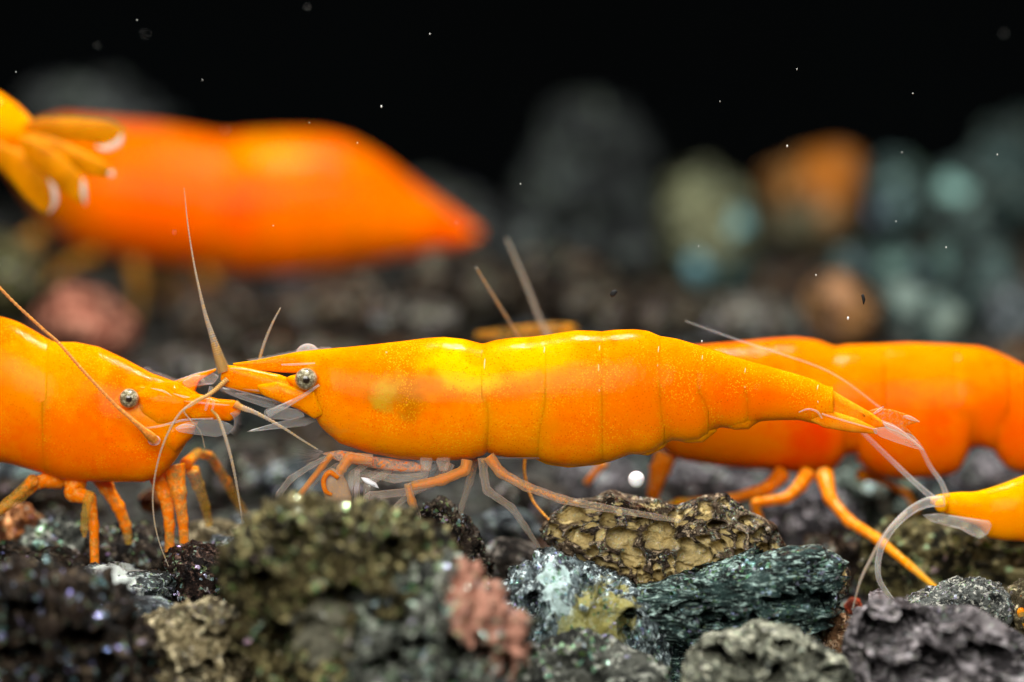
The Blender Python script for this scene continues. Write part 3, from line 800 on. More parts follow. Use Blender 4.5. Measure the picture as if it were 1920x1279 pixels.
# --- far rocks ---
fars = [
    ('large salmon pink stone, out of focus behind the left shrimp', oval(165, 610, 215, 150, 0.35, seed=31), 21, 1.6, 'salmon', 'smooth'),
    ('dark grey rock, out of focus at the top left behind the red-orange shrimp', oval(180, 215, 270, 130, 0.05, seed=32), 44, 1.8, 'fargrey', 'cinder'),
    ('tall dark grey rock rising to a point, out of focus right of centre', [(990, 400), (1000, 300), (1040, 215), (1090, 178), (1140, 210), (1210, 260), (1235, 340), (1240, 430), (1120, 470), (1010, 460)], 46, 2.0, 'fargrey', 'cinder'),
    ('olive-green rock with painted blue-green glints, out of focus', [(1235, 400), (1250, 330), (1310, 305), (1390, 330), (1425, 390), (1420, 470), (1400, 540), (1290, 555), (1245, 500)], 41, 2.0, 'farolive', 'bumpy'),
    ('orange-topped blocky rock, out of focus at the right', [(1425, 330), (1490, 285), (1570, 270), (1615, 290), (1618, 370), (1600, 460), (1520, 480), (1430, 460)], 43, 1.8, 'ochre', 'smooth'),
    ('grey-blue round rock right of the orange-topped rock', oval(1675, 370, 140, 170, 0.0, seed=36), 46, 1.6, 'farteal', 'smooth'),
    ('teal rock with a painted bright glint near the right edge', oval(1800, 395, 180, 190, 0.0, seed=37), 42, 1.8, 'farolive', 'bumpy'),
    ('dark teal rock at the right edge, highest of the far rocks there', oval(1895, 330, 130, 220, 0.0, seed=38), 48, 1.6, 'farteal', 'cinder'),
    ('grey rock behind the tail tip of the red-orange shrimp', oval(960, 450, 190, 120, 0.1, seed=39), 34, 1.6, 'fargrey', 'smooth'),
    ('brown-grey rock under the tail of the red-orange shrimp', oval(880, 540, 220, 120, 0.1, seed=40), 28, 1.4, 'farbrown', 'cinder'),
    ('dark brown rock below the belly of the red-orange shrimp', oval(640, 580, 260, 130, 0.0, seed=41), 25, 1.5, 'darkbrown', 'smooth'),
    ('grey-brown rock between the two upright feelers', oval(1060, 540, 200, 130, 0.1, seed=42), 27, 1.4, 'farbrown', 'cinder'),
    ('tan-pink rock, out of focus above the right shrimp', oval(1570, 585, 150, 150, 0.3, seed=43), 27, 1.3, 'rust', 'smooth'),
    ('big pale green rock, out of focus above the back of the right shrimp', oval(1740, 590, 230, 150, 0.1, seed=44), 29, 1.6, 'seagreen', 'smooth'),
    ('grey rock left of the tan-pink rock', oval(1400, 600, 210, 110, 0.1, seed=45), 28, 1.4, 'grey', 'smooth'),
    ('dark grey-brown rock above the back of the middle shrimp', oval(1210, 590, 220, 110, 0.0, seed=46), 25, 1.3, 'farbrown', 'smooth'),
    ('dark blue rock at the right edge above the right shrimp', oval(1900, 600, 120, 150, 0.0, seed=47), 33, 1.4, 'bluegrey', 'smooth'),
    ('dark teal rock under the teal rock with the painted glint', oval(1830, 500, 200, 120, 0.0, seed=48), 37, 1.6, 'farteal', 'smooth'),
    ('dark grey rock under the orange-topped rock', oval(1640, 500, 220, 90, 0.0, seed=49), 35, 1.4, 'farteal', 'smooth'),
    ('grey rock at the foot of the tall dark grey rock', oval(1150, 470, 170, 110, 0.2, seed=50), 38, 1.4, 'fargrey', 'smooth'),
    ('brown rock behind the legs of the red-orange shrimp', oval(400, 600, 200, 140, 0.0, seed=51), 27, 1.5, 'darkbrown', 'smooth'),
    ('grey stone under the legs of the red-orange shrimp', oval(560, 660, 250, 70, 0.0, seed=52), 20, 1.0, 'darkbrown', 'smooth'),
    ('grey-brown stone just above the neck of the middle shrimp', oval(780, 600, 180, 80, 0.0, seed=53), 21, 1.1, 'grey', 'smooth'),
    ('dark olive stone at the left edge between the red-orange and the left shrimp', oval(10, 520, 170, 150, 0.0, seed=54), 26, 1.3, 'olive', 'smooth'),
]
far_patches = {  # pale discs paint out-of-focus glints; the ochre top is rock colour
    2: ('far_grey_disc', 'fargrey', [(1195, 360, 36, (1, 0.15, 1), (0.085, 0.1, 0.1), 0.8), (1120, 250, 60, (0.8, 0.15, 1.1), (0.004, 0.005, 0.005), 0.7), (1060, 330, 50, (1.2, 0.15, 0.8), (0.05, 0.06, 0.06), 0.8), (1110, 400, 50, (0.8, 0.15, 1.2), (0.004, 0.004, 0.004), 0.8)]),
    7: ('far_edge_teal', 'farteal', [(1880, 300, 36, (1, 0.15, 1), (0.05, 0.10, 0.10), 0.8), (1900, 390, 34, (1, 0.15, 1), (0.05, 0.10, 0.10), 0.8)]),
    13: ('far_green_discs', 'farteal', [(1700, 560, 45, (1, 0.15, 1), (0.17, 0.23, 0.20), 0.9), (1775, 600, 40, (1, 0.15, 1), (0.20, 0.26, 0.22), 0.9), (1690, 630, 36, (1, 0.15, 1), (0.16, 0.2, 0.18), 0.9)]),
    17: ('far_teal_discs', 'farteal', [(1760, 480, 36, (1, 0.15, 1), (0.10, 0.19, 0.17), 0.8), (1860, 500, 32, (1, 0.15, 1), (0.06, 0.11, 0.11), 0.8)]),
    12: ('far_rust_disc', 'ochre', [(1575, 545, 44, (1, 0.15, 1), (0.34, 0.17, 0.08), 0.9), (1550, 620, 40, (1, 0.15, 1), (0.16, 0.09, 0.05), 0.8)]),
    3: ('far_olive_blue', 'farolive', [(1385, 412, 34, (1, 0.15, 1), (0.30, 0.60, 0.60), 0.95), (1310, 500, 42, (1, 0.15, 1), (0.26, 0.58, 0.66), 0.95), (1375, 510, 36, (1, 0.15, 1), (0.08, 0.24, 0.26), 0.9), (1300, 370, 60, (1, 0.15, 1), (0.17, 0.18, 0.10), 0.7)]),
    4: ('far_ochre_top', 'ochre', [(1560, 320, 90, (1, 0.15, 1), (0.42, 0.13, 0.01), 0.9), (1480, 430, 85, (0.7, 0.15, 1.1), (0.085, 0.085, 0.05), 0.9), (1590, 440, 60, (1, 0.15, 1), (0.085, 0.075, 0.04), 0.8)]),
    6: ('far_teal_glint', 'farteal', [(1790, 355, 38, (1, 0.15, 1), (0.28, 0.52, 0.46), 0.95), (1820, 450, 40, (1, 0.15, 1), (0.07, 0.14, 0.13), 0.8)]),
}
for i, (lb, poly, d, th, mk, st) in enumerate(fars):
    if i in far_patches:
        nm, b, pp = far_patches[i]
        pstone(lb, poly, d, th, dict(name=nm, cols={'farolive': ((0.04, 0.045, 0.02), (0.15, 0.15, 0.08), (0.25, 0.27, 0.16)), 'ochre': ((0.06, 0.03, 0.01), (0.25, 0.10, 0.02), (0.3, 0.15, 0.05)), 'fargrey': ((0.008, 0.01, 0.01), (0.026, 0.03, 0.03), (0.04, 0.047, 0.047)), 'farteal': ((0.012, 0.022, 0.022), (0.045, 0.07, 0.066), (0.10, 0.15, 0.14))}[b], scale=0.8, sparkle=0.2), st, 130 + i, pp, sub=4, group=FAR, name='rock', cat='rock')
    else:
        stone(lb, poly, d, th, M[mk], st, 130 + i, 4, FAR, name='rock', cat='rock')

# --- countless loose gravel filling the bed ---
rng = random.Random(4)
M['fill_brown'] = stone_mat('bed_brown', (0.012, 0.008, 0.005), (0.045, 0.028, 0.016), (0.09, 0.062, 0.04), 1.2, 0.3, gain=0.75)
M['fill_grey'] = stone_mat('bed_grey', (0.012, 0.013, 0.013), (0.045, 0.05, 0.05), (0.12, 0.13, 0.13), 1.3, 0.4, spark_scale=7, gain=0.8)
M['fill_rust'] = stone_mat('bed_rust', (0.02, 0.008, 0.004), (0.08, 0.035, 0.015), (0.14, 0.08, 0.045), 1.2, 0.2, gain=0.75)
M['fill_black'] = stone_mat('bed_black', (0.005, 0.004, 0.004), (0.02, 0.016, 0.013), (0.06, 0.05, 0.04), 1.3, 0.3, gain=0.75)
fill = {k: MB() for k in ('fill_brown', 'fill_rust', 'fill_grey', 'fill_black')}
V0, F0 = ico(3)
for i in range(520):
    y = rng.uniform(-14, 58)
    x = rng.uniform(-26, 26) * (1 if y > 0 else 0.8)
    s = rng.uniform(0.45, 1.25) * (1 if y < 12 else 1.5)
    zb = float(bed_z(x, y)) + rng.uniform(-0.25, 0.12) * s
    if y < 3:
        zb -= 0.6
    rad = rock_shape(V0, 700 + i, 8, 0.7)
    P = V0 * rad[:, None] * np.array([s * rng.uniform(0.8, 1.3), s * rng.uniform(0.7, 1.1), s * rng.uniform(0.5, 0.85)])
    P = P + V0 * (0.16 * s * fbm(P * 1.8 + i, 3, i))[:, None]
    a = rng.uniform(0, 6.28)
    P = P @ np.array([[math.cos(a), math.sin(a), 0], [-math.sin(a), math.cos(a), 0], [0, 0, 1]])
    fill[rng.choice(list(fill))].add(P + np.array([x, y, zb]), F0, 0.0)
for k, mb in fill.items():
    mb.build('gravel', M[k], attr='pit', kind='stuff')


# ------------------------------------------------------------------ shrimps
SH = 'orange shrimps on the gravel'
glass_o = glassy_mat('clear_orange_cuticle', clear=(0.85, 0.70, 0.58), body=0.35, edge=0.6)
glass_far = glassy_mat('orange_leg_cuticle', pigment=(1.0, 0.25, 0.0), clear=(1.0, 0.42, 0.0), alpha=0.9, body=0.75, edge=0.2, grain=5)
glass_yel = glassy_mat('yellow_leg_cuticle', pigment=(1.0, 0.22, 0.0), clear=(0.62, 0.36, 0.04), alpha=0.7, body=0.5, edge=0.25, grain=5)
clear_m = glassy_mat('clear_cuticle', pigment=(1.0, 0.30, 0.03), clear=(0.88, 0.84, 0.82), body=0.26, alpha=0.55, edge=0.75, ior=1.28)
whip_m = glassy_mat('feeler_cuticle', pigment=(0.62, 0.36, 0.12), clear=(0.55, 0.47, 0.40), body=0.75, alpha=0.7, grain=14, edge=0.3, pa=0.3)
whipo_m = glassy_mat('orange_feeler_cuticle', pigment=(0.75, 0.24, 0.02), clear=(0.6, 0.26, 0.08), body=0.95, alpha=0.8, grain=9, edge=0.3)
hair_m = glassy_mat('bristle', pigment=(0.8, 0.4, 0.2), clear=(0.55, 0.50, 0.47), body=0.9, alpha=0.5, edge=0.2)


shell_c = glassy_mat('leg_sheath', pigment=(0.95, 0.42, 0.12), clear=(0.85, 0.72, 0.62), body=0.2, alpha=0.6, edge=0.75, grain=22, pa=0.2)
core_o = glassy_mat('leg_pigment', pigment=(1.0, 0.20, 0.0), clear=(0.85, 0.42, 0.08), body=0.22, alpha=0.5, edge=0.0, grain=16, pa=0.5)


def eye_mat(c, r):
    t = NT('compound_eye')
    co = t.coord()
    v = t.n('ShaderNodeVectorMath', {0: co, 1: tuple(float(q) for q in c)}, operation='SUBTRACT').outputs[0]
    sp_ = t.n('ShaderNodeTexVoronoi', {'Vector': v, 'Scale': 5.5 / r}).outputs['Distance']
    col = t.mix(t.ramp(sp_, 0.2, 0.6), (0.33, 0.30, 0.18), (0.16, 0.13, 0.075))
    col = t.mix(t.ramp(t.noise(2.2 / r, 3, 0.6, v), 0.5, 0.62), col, (0.50, 0.47, 0.33))
    col = t.mix(t.ball(v, (0.05 * r, -0.96 * r, 0.05 * r), 0.42 * r, 0.45), col, (0.018, 0.010, 0.006))
    ring = t.n('ShaderNodeVectorMath', {0: t.n('ShaderNodeVectorMath', {0: v, 1: (0.05 * r, -0.96 * r, 0.05 * r)}, operation='SUBTRACT').outputs[0]}, operation='LENGTH').outputs['Value']
    rr = t.math('MULTIPLY', t.ramp(ring, 0.62 * r, 0.72 * r), t.ramp(ring, 0.72 * r, 0.84 * r, 1.0, 0.0))
    brk = t.ramp(t.noise(4.0 / r, 2, 0.5, v), 0.50, 0.58)
    col = t.mix(t.math('MULTIPLY', t.math('MULTIPLY', rr, brk), 0.85), col, (0.04, 0.03, 0.02))
    p = t.n('ShaderNodeBsdfPrincipled', {'Base Color': col, 'Roughness': 0.25, 'IOR': 1.4, 'Coat Weight': 0.6, 'Coat Roughness': 0.06})
    return t.finish(p.outputs[0])


def ball_part(name, px, py, d, r_px, mat, parent, squash=(1, 1, 1), pig=1.0, sub=4):
    mb = MB()
    V, F = ico(sub)
    c = at(px, py, d)
    mb.add(V * (r_px / 100.0) * np.array(squash) + c, F, pig)
    return mb.build(name, mat, parent), c


def make_eye(px, py, d, r, parent, clear=False):
    o, c = ball_part('eye', px, py, d, r, M['grey'], parent, pig=0.0)
    if clear:
        o.data.materials[0] = clear_m
    else:
        o.data.materials[0] = eye_mat(c - np.array(parent['_o']), r / 100.0)
    return o


def make_leg(name, pts, mat, parent, hair=0, seed=1, seg=12, core=None):
    mb, C, R = limb(pts, seg=seg)
    o = mb.build(name, mat, parent)
    if core:
        pig = max(p[4] for p in pts)
        if pig > 0.25:
            rr = random.Random(seed)
            cm = MB()
            n = len(C)
            P5 = np.interp(np.linspace(0, 1, n), np.linspace(0, 1, len(pts)), [p[4] for p in pts])
            wob = np.array([rr.uniform(0.8, 1.1) for _ in range(n)])
            tube3(cm, C, np.maximum(R * 0.62 * wob * np.clip(P5 * 1.5, 0.05, 1), 0.004), seg, P5)
            cm.build('pigment_core', core, o)
    if hair:
        rg = random.Random(seed)
        T = np.gradient(C, axis=0)
        hb = MB()
        bs, ds = [], []
        for _ in range(hair):
            i = rg.randint(2, len(C) - 2)
            t = T[i] / (np.linalg.norm(T[i]) + 1e-9)
            s = np.cross(t, [0, 1, 0]) * rg.choice((-1, 1)) + np.array([0, rg.uniform(-0.8, 0.5), 0])
            s /= np.linalg.norm(s)
            bs.append(C[i] + s * R[i] * 0.8)
            ds.append(s + t * 0.9)
        hairs(hb, bs, ds, 0.07, 0.004, 0.0, rg)
        hb.build('bristles', hair_m, o, kind='stuff')
    return o


def body_segment(name, xr, topc, botc, widc, depc, mat, parent, step=3.0, bulge=0.018, hem=0.02, seg=56, egg=0.12, wr=0.0, seed=0, smooth=2):
    x0, x1 = xr
    if hem:
        x1 += 9
    if name != 'carapace':
        x0 -= 5
    xs = np.linspace(x0, x1, max(8, int((x1 - x0) / step)))
    f = lambda c: np.interp(xs, [p[0] for p in c], [p[1] for p in c])
    top, bot, wid, dep = smooth1(f(topc), smooth), smooth1(f(botc), smooth), smooth1(f(widc), 3), smooth1(f(depc), 3)
    t = (xs - x0) / (x1 - x0)
    s = 1 + 0.5 * bulge * np.sin(math.pi * t) + 0.25 * hem * np.clip((t - 0.6) / 0.3, 0, 1) - (0.012 * np.clip((x0 + 18 - xs) / 18, 0, 1) ** 2 if name != 'carapace' else 0) - 0.022 * np.clip((xs - x1 + 13) / 13, 0, 1) ** 2 * (1 if hem else 0)
    hh = (bot - top) / 2
    mid = (bot + top) / 2
    # the ends turn in, so the shell has a real rim
    capf = np.minimum(1, np.sqrt(np.clip((1 - t) / 0.02, 0, 1)) * 0.02 + 0.98)
    mb = MB()
    loft(mb, xs, mid - hh * s, mid + hh * s, wid * s, dep, seg, egg, wrinkle=wr, seed=seed)
    return mb.build(name, mat, parent)


# ============ the middle shrimp, in focus, facing left ============
A = thing('shrimp', 'sharp orange shrimp in the middle, facing left, with a yellow saddle patch', 'shrimp', at(870, 960, 0.3), SH)
oA = np.array(A['_o'])
lp = lambda px, py, d=-0.75: at(px, py, d) - oA
matA = body_mat('orange_shell_sharp', (1.0, 0.26, 0.0), (1.0, 0.20, 0.0), (1.0, 0.28, 0.0), [
    (lp(838, 682), 0.78, (0.9, 0.6, 1.5), (1.0, 0.46, 0.0), 1.0),
    (lp(1000, 676), 1.0, (0.8, 0.6, 2.0), (1.0, 0.42, 0.0), 0.9),
    (lp(890, 712), 0.62, (0.8, 0.6, 1.6), (1.0, 0.50, 0.0), 0.9),
    (lp(748, 728), 0.95, (1, 0.5, 1.1), (0.50, 0.17, 0.0), 0.85),
    (lp(726, 745), 0.42, (1.2, 0.6, 0.8), (0.62, 0.33, 0.012), 0.95),
    (lp(660, 700), 0.75, (0.8, 0.6, 1.4), (0.95, 0.19, 0.0), 0.5),
    (lp(1280, 745), 1.9, (0.6, 0.5, 1.4), (1.0, 0.15, 0.0), 0.6),
    (lp(1400, 745), 1.0, (0.6, 0.5, 1.4), (1.0, 0.12, 0.0), 0.5),
    (lp(1010, 815), 0.55, (0.8, 0.5, 1.6), (0.72, 0.24, 0.0), 0.45),
    (lp(610, 812), 0.35, (0.6, 0.5, 1.5), (0.55, 0.26, 0.02), 0.7),
    (lp(1110, 800), 0.8, (0.6, 0.5, 1.6), (0.9, 0.16, 0.0), 0.5)], speck=1.0)
topA = [(437, 681), (480, 675), (520, 667), (560, 659), (600, 654), (650, 650), (700, 645), (760, 638), (800, 633), (833, 631), (870, 635), (893, 641), (905, 644), (915, 641), (930, 637), (960, 633), (1000, 631), (1040, 625), (1080, 619), (1115, 620), (1124, 621), (1150, 618), (1190, 617), (1215, 620), (1235, 629), (1270, 635), (1310, 647), (1350, 659), (1392, 673), (1440, 686), (1490, 700), (1530, 713), (1550, 724)]
widA = [(437, 0.02), (520, 0.06), (560, 0.14), (585, 0.32), (620, 0.52), (700, 0.72), (800, 0.82), (900, 0.82), (1000, 0.80), (1150, 0.76), (1300, 0.58), (1400, 0.44), (1530, 0.27), (1560, 0.24)]
depA = [(400, 0.0), (1200, 0.0), (1560, 0.1), (1700, 0.2)]
botC = [(437, 684), (455, 690), (480, 694), (520, 698), (545, 700), (556, 700), (566, 702), (576, 725), (586, 765), (592, 786), (600, 800), (612, 812), (636, 832), (687, 849), (746, 861), (804, 865), (850, 864), (884, 861), (905, 855), (925, 840)]
car = body_segment('carapace', (437, 912), topA, botC, widA, depA, matA, A, step=2.2, bulge=0.0, hem=0.012, seg=72, egg=0.16, smooth=1)
segs = [((908, 1018), [(900, 845), (925, 853), (943, 857), (1000, 862), (1020, 860)]),
        ((1006, 1126), [(1000, 858), (1015, 866), (1037, 872), (1066, 875), (1100, 874), (1126, 868)]),
        ((1120, 1236), [(1115, 866), (1140, 868), (1165, 859), (1182, 852), (1205, 853), (1225, 848), (1240, 838)]),
        ((1228, 1318), [(1225, 842), (1245, 834), (1260, 826), (1286, 829), (1312, 828), (1320, 820)]),
        ((1308, 1398), [(1305, 818), (1330, 812), (1350, 801), (1380, 805), (1398, 804), (1402, 798)]),
        ((1390, 1552), [(1388, 800), (1410, 800), (1425, 790), (1462, 788), (1500, 788), (1520, 793), (1540, 797), (1562, 796)])]
for i, (xr, bt) in enumerate(segs):
    body_segment('abdomen_segment', xr, topA, bt, widA, depA, matA, A, step=2.4, bulge=0.012, hem=0.016, seg=72, seed=i)
# side plates (pleura) that overlap
for poly, d in (([(990, 800), (1060, 770), (1140, 775), (1172, 820), (1165, 858), (1125, 872), (1066, 878), (1025, 872), (1000, 860)], -0.12),
                ([(1175, 800), (1215, 780), (1255, 790), (1266, 815), (1243, 842), (1215, 855), (1190, 852)], -0.08),
                ([(1262, 780), (1300, 770), (1340, 780), (1345, 808), (1318, 830), (1286, 831), (1262, 822)], -0.08),
                ([(1352, 770), (1385, 760), (1420, 765), (1428, 785), (1404, 805), (1378, 806), (1352, 798)], -0.08)):
    mb = MB()
    blob(mb, poly, d, 0.09 if poly[0][0] == 1488 else 0.2, 4)
    mb.build('side_plate', matA, A)
def hem_glints(x, topc, botc, widc, depc, arcs, parent, rr=0.011):  # short pale tubes imitate glints along the shell seams
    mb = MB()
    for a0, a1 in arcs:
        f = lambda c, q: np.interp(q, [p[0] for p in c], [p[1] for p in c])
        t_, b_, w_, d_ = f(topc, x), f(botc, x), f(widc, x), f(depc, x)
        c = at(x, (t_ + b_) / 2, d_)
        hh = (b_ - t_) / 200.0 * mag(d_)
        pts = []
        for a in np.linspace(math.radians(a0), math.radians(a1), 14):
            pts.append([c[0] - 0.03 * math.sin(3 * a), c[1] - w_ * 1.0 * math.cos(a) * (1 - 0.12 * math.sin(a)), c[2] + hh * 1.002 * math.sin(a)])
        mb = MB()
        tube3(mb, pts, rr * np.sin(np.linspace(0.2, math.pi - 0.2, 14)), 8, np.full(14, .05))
        mb.build('seam_glint', glint_m, parent)


glint_m = plain_mat('pale_seam_glint', (1.0, 0.62, 0.30), 0.2, 0.2, **{'IOR': 1.35})
botAll = botC[:-2] + [p for _, b in segs for p in b[1:-1]]
for x, arcs in ((911, [(38, 52)]), (1021, [(50, 60)]), (1124, [(48, 58), (26, 38), (10, 13)]), (1234, [(46, 60), (30, 36)]), (1316, [(44, 60), (22, 32)]), (1397, [(40, 56), (15, 20)]), (1533, [(36, 62), (4, 12)])):
    hem_glints(x, topA, botAll, widA, depA, arcs, A)
# rostrum teeth
rg = random.Random(2)
hb = MB()
bs, ds = [], []
for x in np.arange(470, 625, 4.2):
    y = np.interp(x, [p[0] for p in topA], [p[1] for p in topA])
    bs.append(at(x, y + 1, -0.01)); ds.append(np.array([-1.0, rg.uniform(-0.2, 0.2), 0.55]))
hairs(hb, bs, ds, 0.085, 0.012, 0.1, rg)
hb.build('rostral_teeth', clear_m, car, kind='stuff')
# bright ridge of the rostrum
mb = MB()
S = spline([(528, 684, -0.10, 1.4), (560, 683, -0.2, 2.0), (590, 681, -0.36, 1.2)], 20)
tube3(mb, [at(a, b, c) for a, b, c, _ in S], S[:, 3] / 100, 8, np.zeros(20))
mb.build('rostral_ridge', clear_m, car)
make_eye(574, 711, -0.50, 21, A)
mb = MB()
blob(mb, [(535, 706), (555, 702), (585, 700), (596, 715), (590, 735), (560, 733), (545, 722)], -0.28, 0.14, 3)
mb.build('eyestalk', matA, A)
make_eye(577, 668, 0.45, 24, A, clear=True)
# antennule stems and scales
for poly, d, th, nm, mt in (
        ([(413, 712), (416, 692), (428, 684), (455, 687), (480, 693), (524, 702), (550, 712), (590, 728), (600, 760), (575, 766), (535, 752), (490, 740), (453, 734), (422, 726)], -0.20, 0.14, 'antennule_stem', matA),
        ([(480, 722), (520, 715), (590, 735), (612, 775), (590, 786), (560, 768), (520, 752), (490, 740)], -0.36, 0.12, 'antenna_stem', matA)):
    mb = MB()
    blob(mb, poly, d, th, 5)
    mb.build(nm, mt, A)
mb = MB()
blob(mb, [(405, 722), (430, 727), (470, 738), (530, 756), (562, 766), (540, 770), (495, 764), (450, 748), (415, 734)], -0.06, 0.03, 4, attr=0.05)
sc1 = mb.build('antennal_scale', clear_m, A)
hb = MB(); bs = []; ds = []
for t in np.linspace(0, 1, 46):
    x = 410 + 120 * t; y = 733 + 34 * t
    bs.append(at(x, y - 3, -0.06)); ds.append((0.9, 0.05, -0.75))
hairs(hb, bs, ds, 0.16, 0.004, 0.0, rg)
hb.build('bristles', hair_m, sc1, kind='stuff')
mb = MB()
blob(mb, [(428, 818), (470, 806), (520, 792), (560, 782), (592, 784), (597, 797), (560, 800), (500, 806)], -0.02, 0.03, 4, attr=0.0)
mb.build('mouth_palp', clear_m, A)
# base of the long feeler: a clear club lying along the cheek
mb = MB()
whip(mb, [(503, 777, -0.42, 8.5), (515, 770, -0.46, 8), (540, 758, -0.56, 6), (570, 741, -0.64, 4), (598, 722, -0.68, 2)], pig=0.1, bead=0.0, seg=12)
blob(mb, [(494, 772), (500, 766), (530, 762), (560, 768), (575, 780), (545, 788), (510, 786), (496, 782)], -0.34, 0.08, 4, attr=0.25)
mb.build('antenna', clear_m, A)
for nm, pts in (
        ('antennule_feeler', [(420, 696, -0.2, 13), (410, 668, -0.2, 10.5), (398, 630, -0.2, 7), (385, 590, -0.15, 4.6), (372, 535, -0.1, 3.0), (362, 485, 0.0, 2.2), (352, 420, 0.1, 1.5), (345, 352, 0.2, 0.9)]),
        ('antennule_feeler', [(484, 684, 0.35, 4), (495, 645, 0.4, 3.6), (510, 608, 0.45, 2.8), (526, 577, 0.5, 1.5)]),
        ('antennule_feeler', [(425, 712, -0.3, 6), (395, 738, -0.5, 4.5), (360, 756, -0.7, 3), (330, 785, -0.8, 2.6), (303, 842, -0.9, 2.3), (288, 910, -0.9, 2.1), (288, 965, -0.85, 1.8), (298, 1015, -0.8, 1.4), (316, 1062, -0.7, 1.0)]),
        ('antennule_feeler', [(396, 768, -0.45, 2.6), (410, 785, -0.5, 3.6), (424, 825, -0.6, 4.0), (437, 875, -0.65, 3.2), (449, 940, -0.6, 2.5), (457, 1000, -0.5, 1.6)])):
    mb = MB()
    whip(mb, pts, pig=0.45)
    mb.build(nm, whip_m, A)
mb = MB()
whip(mb, [(396, 725, -0.35, 5), (392, 745, -0.4, 5), (385, 770, -0.45, 2.5)], pig=0.15, bead=0.0)
whip(mb, [(383, 748, -0.45, 2), (400, 752, -0.45, 2.4), (398, 770, -0.45, 2.4)], pig=0.2, bead=0.0)
mb.build('antennule_knob', clear_m, A)
def highlight_lines(rows, parent, name='stem_highlight'):  # pale tubes stand in for thin highlights along the stems
    for pts in rows:
        m_ = MB()
        S = spline(pts, 20)
        S[:, 3] *= np.sin(np.linspace(0.3, math.pi - 0.3, 20))
        tube3(m_, [at(a, b, c) for a, b, c, _ in S], np.maximum(S[:, 3], 0.3) / 100, 8, np.full(20, .1))
        m_.build(name, clear_m, parent)


highlight_lines(([(432, 690, -0.28, 1.6), (470, 694, -0.33, 1.4), (520, 706, -0.34, 1.2)],
        [(455, 729, -0.30, 1.6), (500, 735, -0.34, 2.0), (540, 742, -0.34, 1.6)],
        [(425, 726, -0.26, 1.8), (480, 742, -0.30, 1.6), (556, 762, -0.40, 1.6)],
        [(500, 720, -0.36, 1.2), (540, 727, -0.40, 1.4), (580, 740, -0.45, 1.2)]), A)
# legs: px, py, depth, radius, pigment
legsA = [
    ('mouth_leg', [(612, 858, -0.45, 5, .2), (585, 872, -0.5, 6, .1), (545, 898, -0.5, 7, .05), (524, 925, -0.5, 6.5, .05), (508, 972, -0.45, 3, .05)], 110),
    ('mouth_leg', [(622, 852, -0.3, 7, .8), (606, 872, -0.35, 6.5, .75), (562, 928, -0.35, 6.5, .7), (558, 972, -0.3, 6, .75)], 30),
    ('claw_leg', [(700, 862, -0.4, 11, .5), (655, 858, -0.45, 12, .7), (640, 880, -0.5, 10, .6), (632, 898, -0.5, 8, .5)], 0),
    ('walking_leg', [(876, 862, -0.45, 12, .7), (872, 882, -0.5, 11.5, .8), (830, 900, -0.55, 11, .7), (770, 912, -0.6, 9.5, .6)], 26),
    ('walking_leg', [(764, 906, -0.6, 8, .5), (772, 940, -0.55, 8.5, .65), (782, 968, -0.45, 8, .35), (786, 1018, -0.35, 6, .3)], 16),
    ('walking_leg', [(846, 868, -0.2, 9, .4), (830, 900, -0.2, 8, .25), (770, 922, -0.2, 8.5, .05), (690, 930, -0.25, 8.5, .05), (678, 960, -0.2, 4, .05)], 24),
    ('walking_leg', [(798, 860, -0.1, 12, .35), (796, 893, -0.1, 8, .2), (740, 898, 0.0, 9, .1), (665, 884, 0.1, 8, .05)], 0),
    ('walking_leg', [(670, 880, -0.3, 6, .05), (669, 915, -0.3, 6, .05), (671, 960, -0.3, 5, .05)], 14),
    ('walking_leg', [(905, 858, -0.3, 11, .5), (907, 890, -0.3, 8.5, .25), (913, 920, -0.3, 9, .2), (960, 952, -0.2, 7.5, .35), (985, 988, 0.0, 6.5, .15), (1014, 1032, 0.3, 4, .1)], 30),
    ('walking_leg', [(915, 854, -0.5, 13, .7), (938, 886, -0.55, 10.5, .6), (985, 912, -0.6, 9.5, .5), (1055, 937, -0.68, 8.8, .5), (1118, 950, -0.72, 8, .35), (1237, 970, -0.78, 6, .3), (1276, 978, -0.72, 3.5, .05)], 44),
]
for i, (nm, pts, hr) in enumerate(legsA):
    make_leg(nm, [(p[0], p[1], p[2], p[3] * 0.9, p[4]) for p in pts], shell_c, A, hr, 10 + i, 14, core_o)
# the clear claw with its orange curl
mb = MB()
blob(mb, [(607, 885), (622, 876), (640, 884), (652, 905), (660, 935), (655, 965), (625, 962), (610, 940), (603, 912)], -0.45, 0.17, 4, attr=0.12)
cl = mb.build('claw', glassy_mat('milky_claw', pigment=(1.0, 0.25, 0.02), clear=(0.62, 0.42, 0.27), body=0.9, alpha=0.7, edge=0.2), A)
mb = MB()
S = spline([(634, 896, -0.62, 4), (618, 886, -0.64, 5), (607, 900, -0.62, 5), (610, 920, -0.64, 4.5), (622, 928, -0.62, 3)], 30)
tube3(mb, [at(a, b, c) for a, b, c, _ in S], S[:, 3] / 100, 8, np.full(30, .9))
mb.build('pigment_curl', glass_o, cl)
mb = MB()
S = spline([(622, 942, -0.5, 5), (606, 948, -0.55, 4), (594, 962, -0.55, 4), (590, 976, -0.5, 2)], 20)
tube3(mb, [at(a, b, c) for a, b, c, _ in S], S[:, 3] / 100, 8, np.full(20, .05))
S = spline([(618, 945, -0.45, 3), (612, 962, -0.45, 4), (600, 976, -0.45, 2)], 20)
tube3(mb, [at(a, b, c) for a, b, c, _ in S], S[:, 3] / 100, 8, np.full(20, .05))
mb.build('pincer', clear_m, cl)
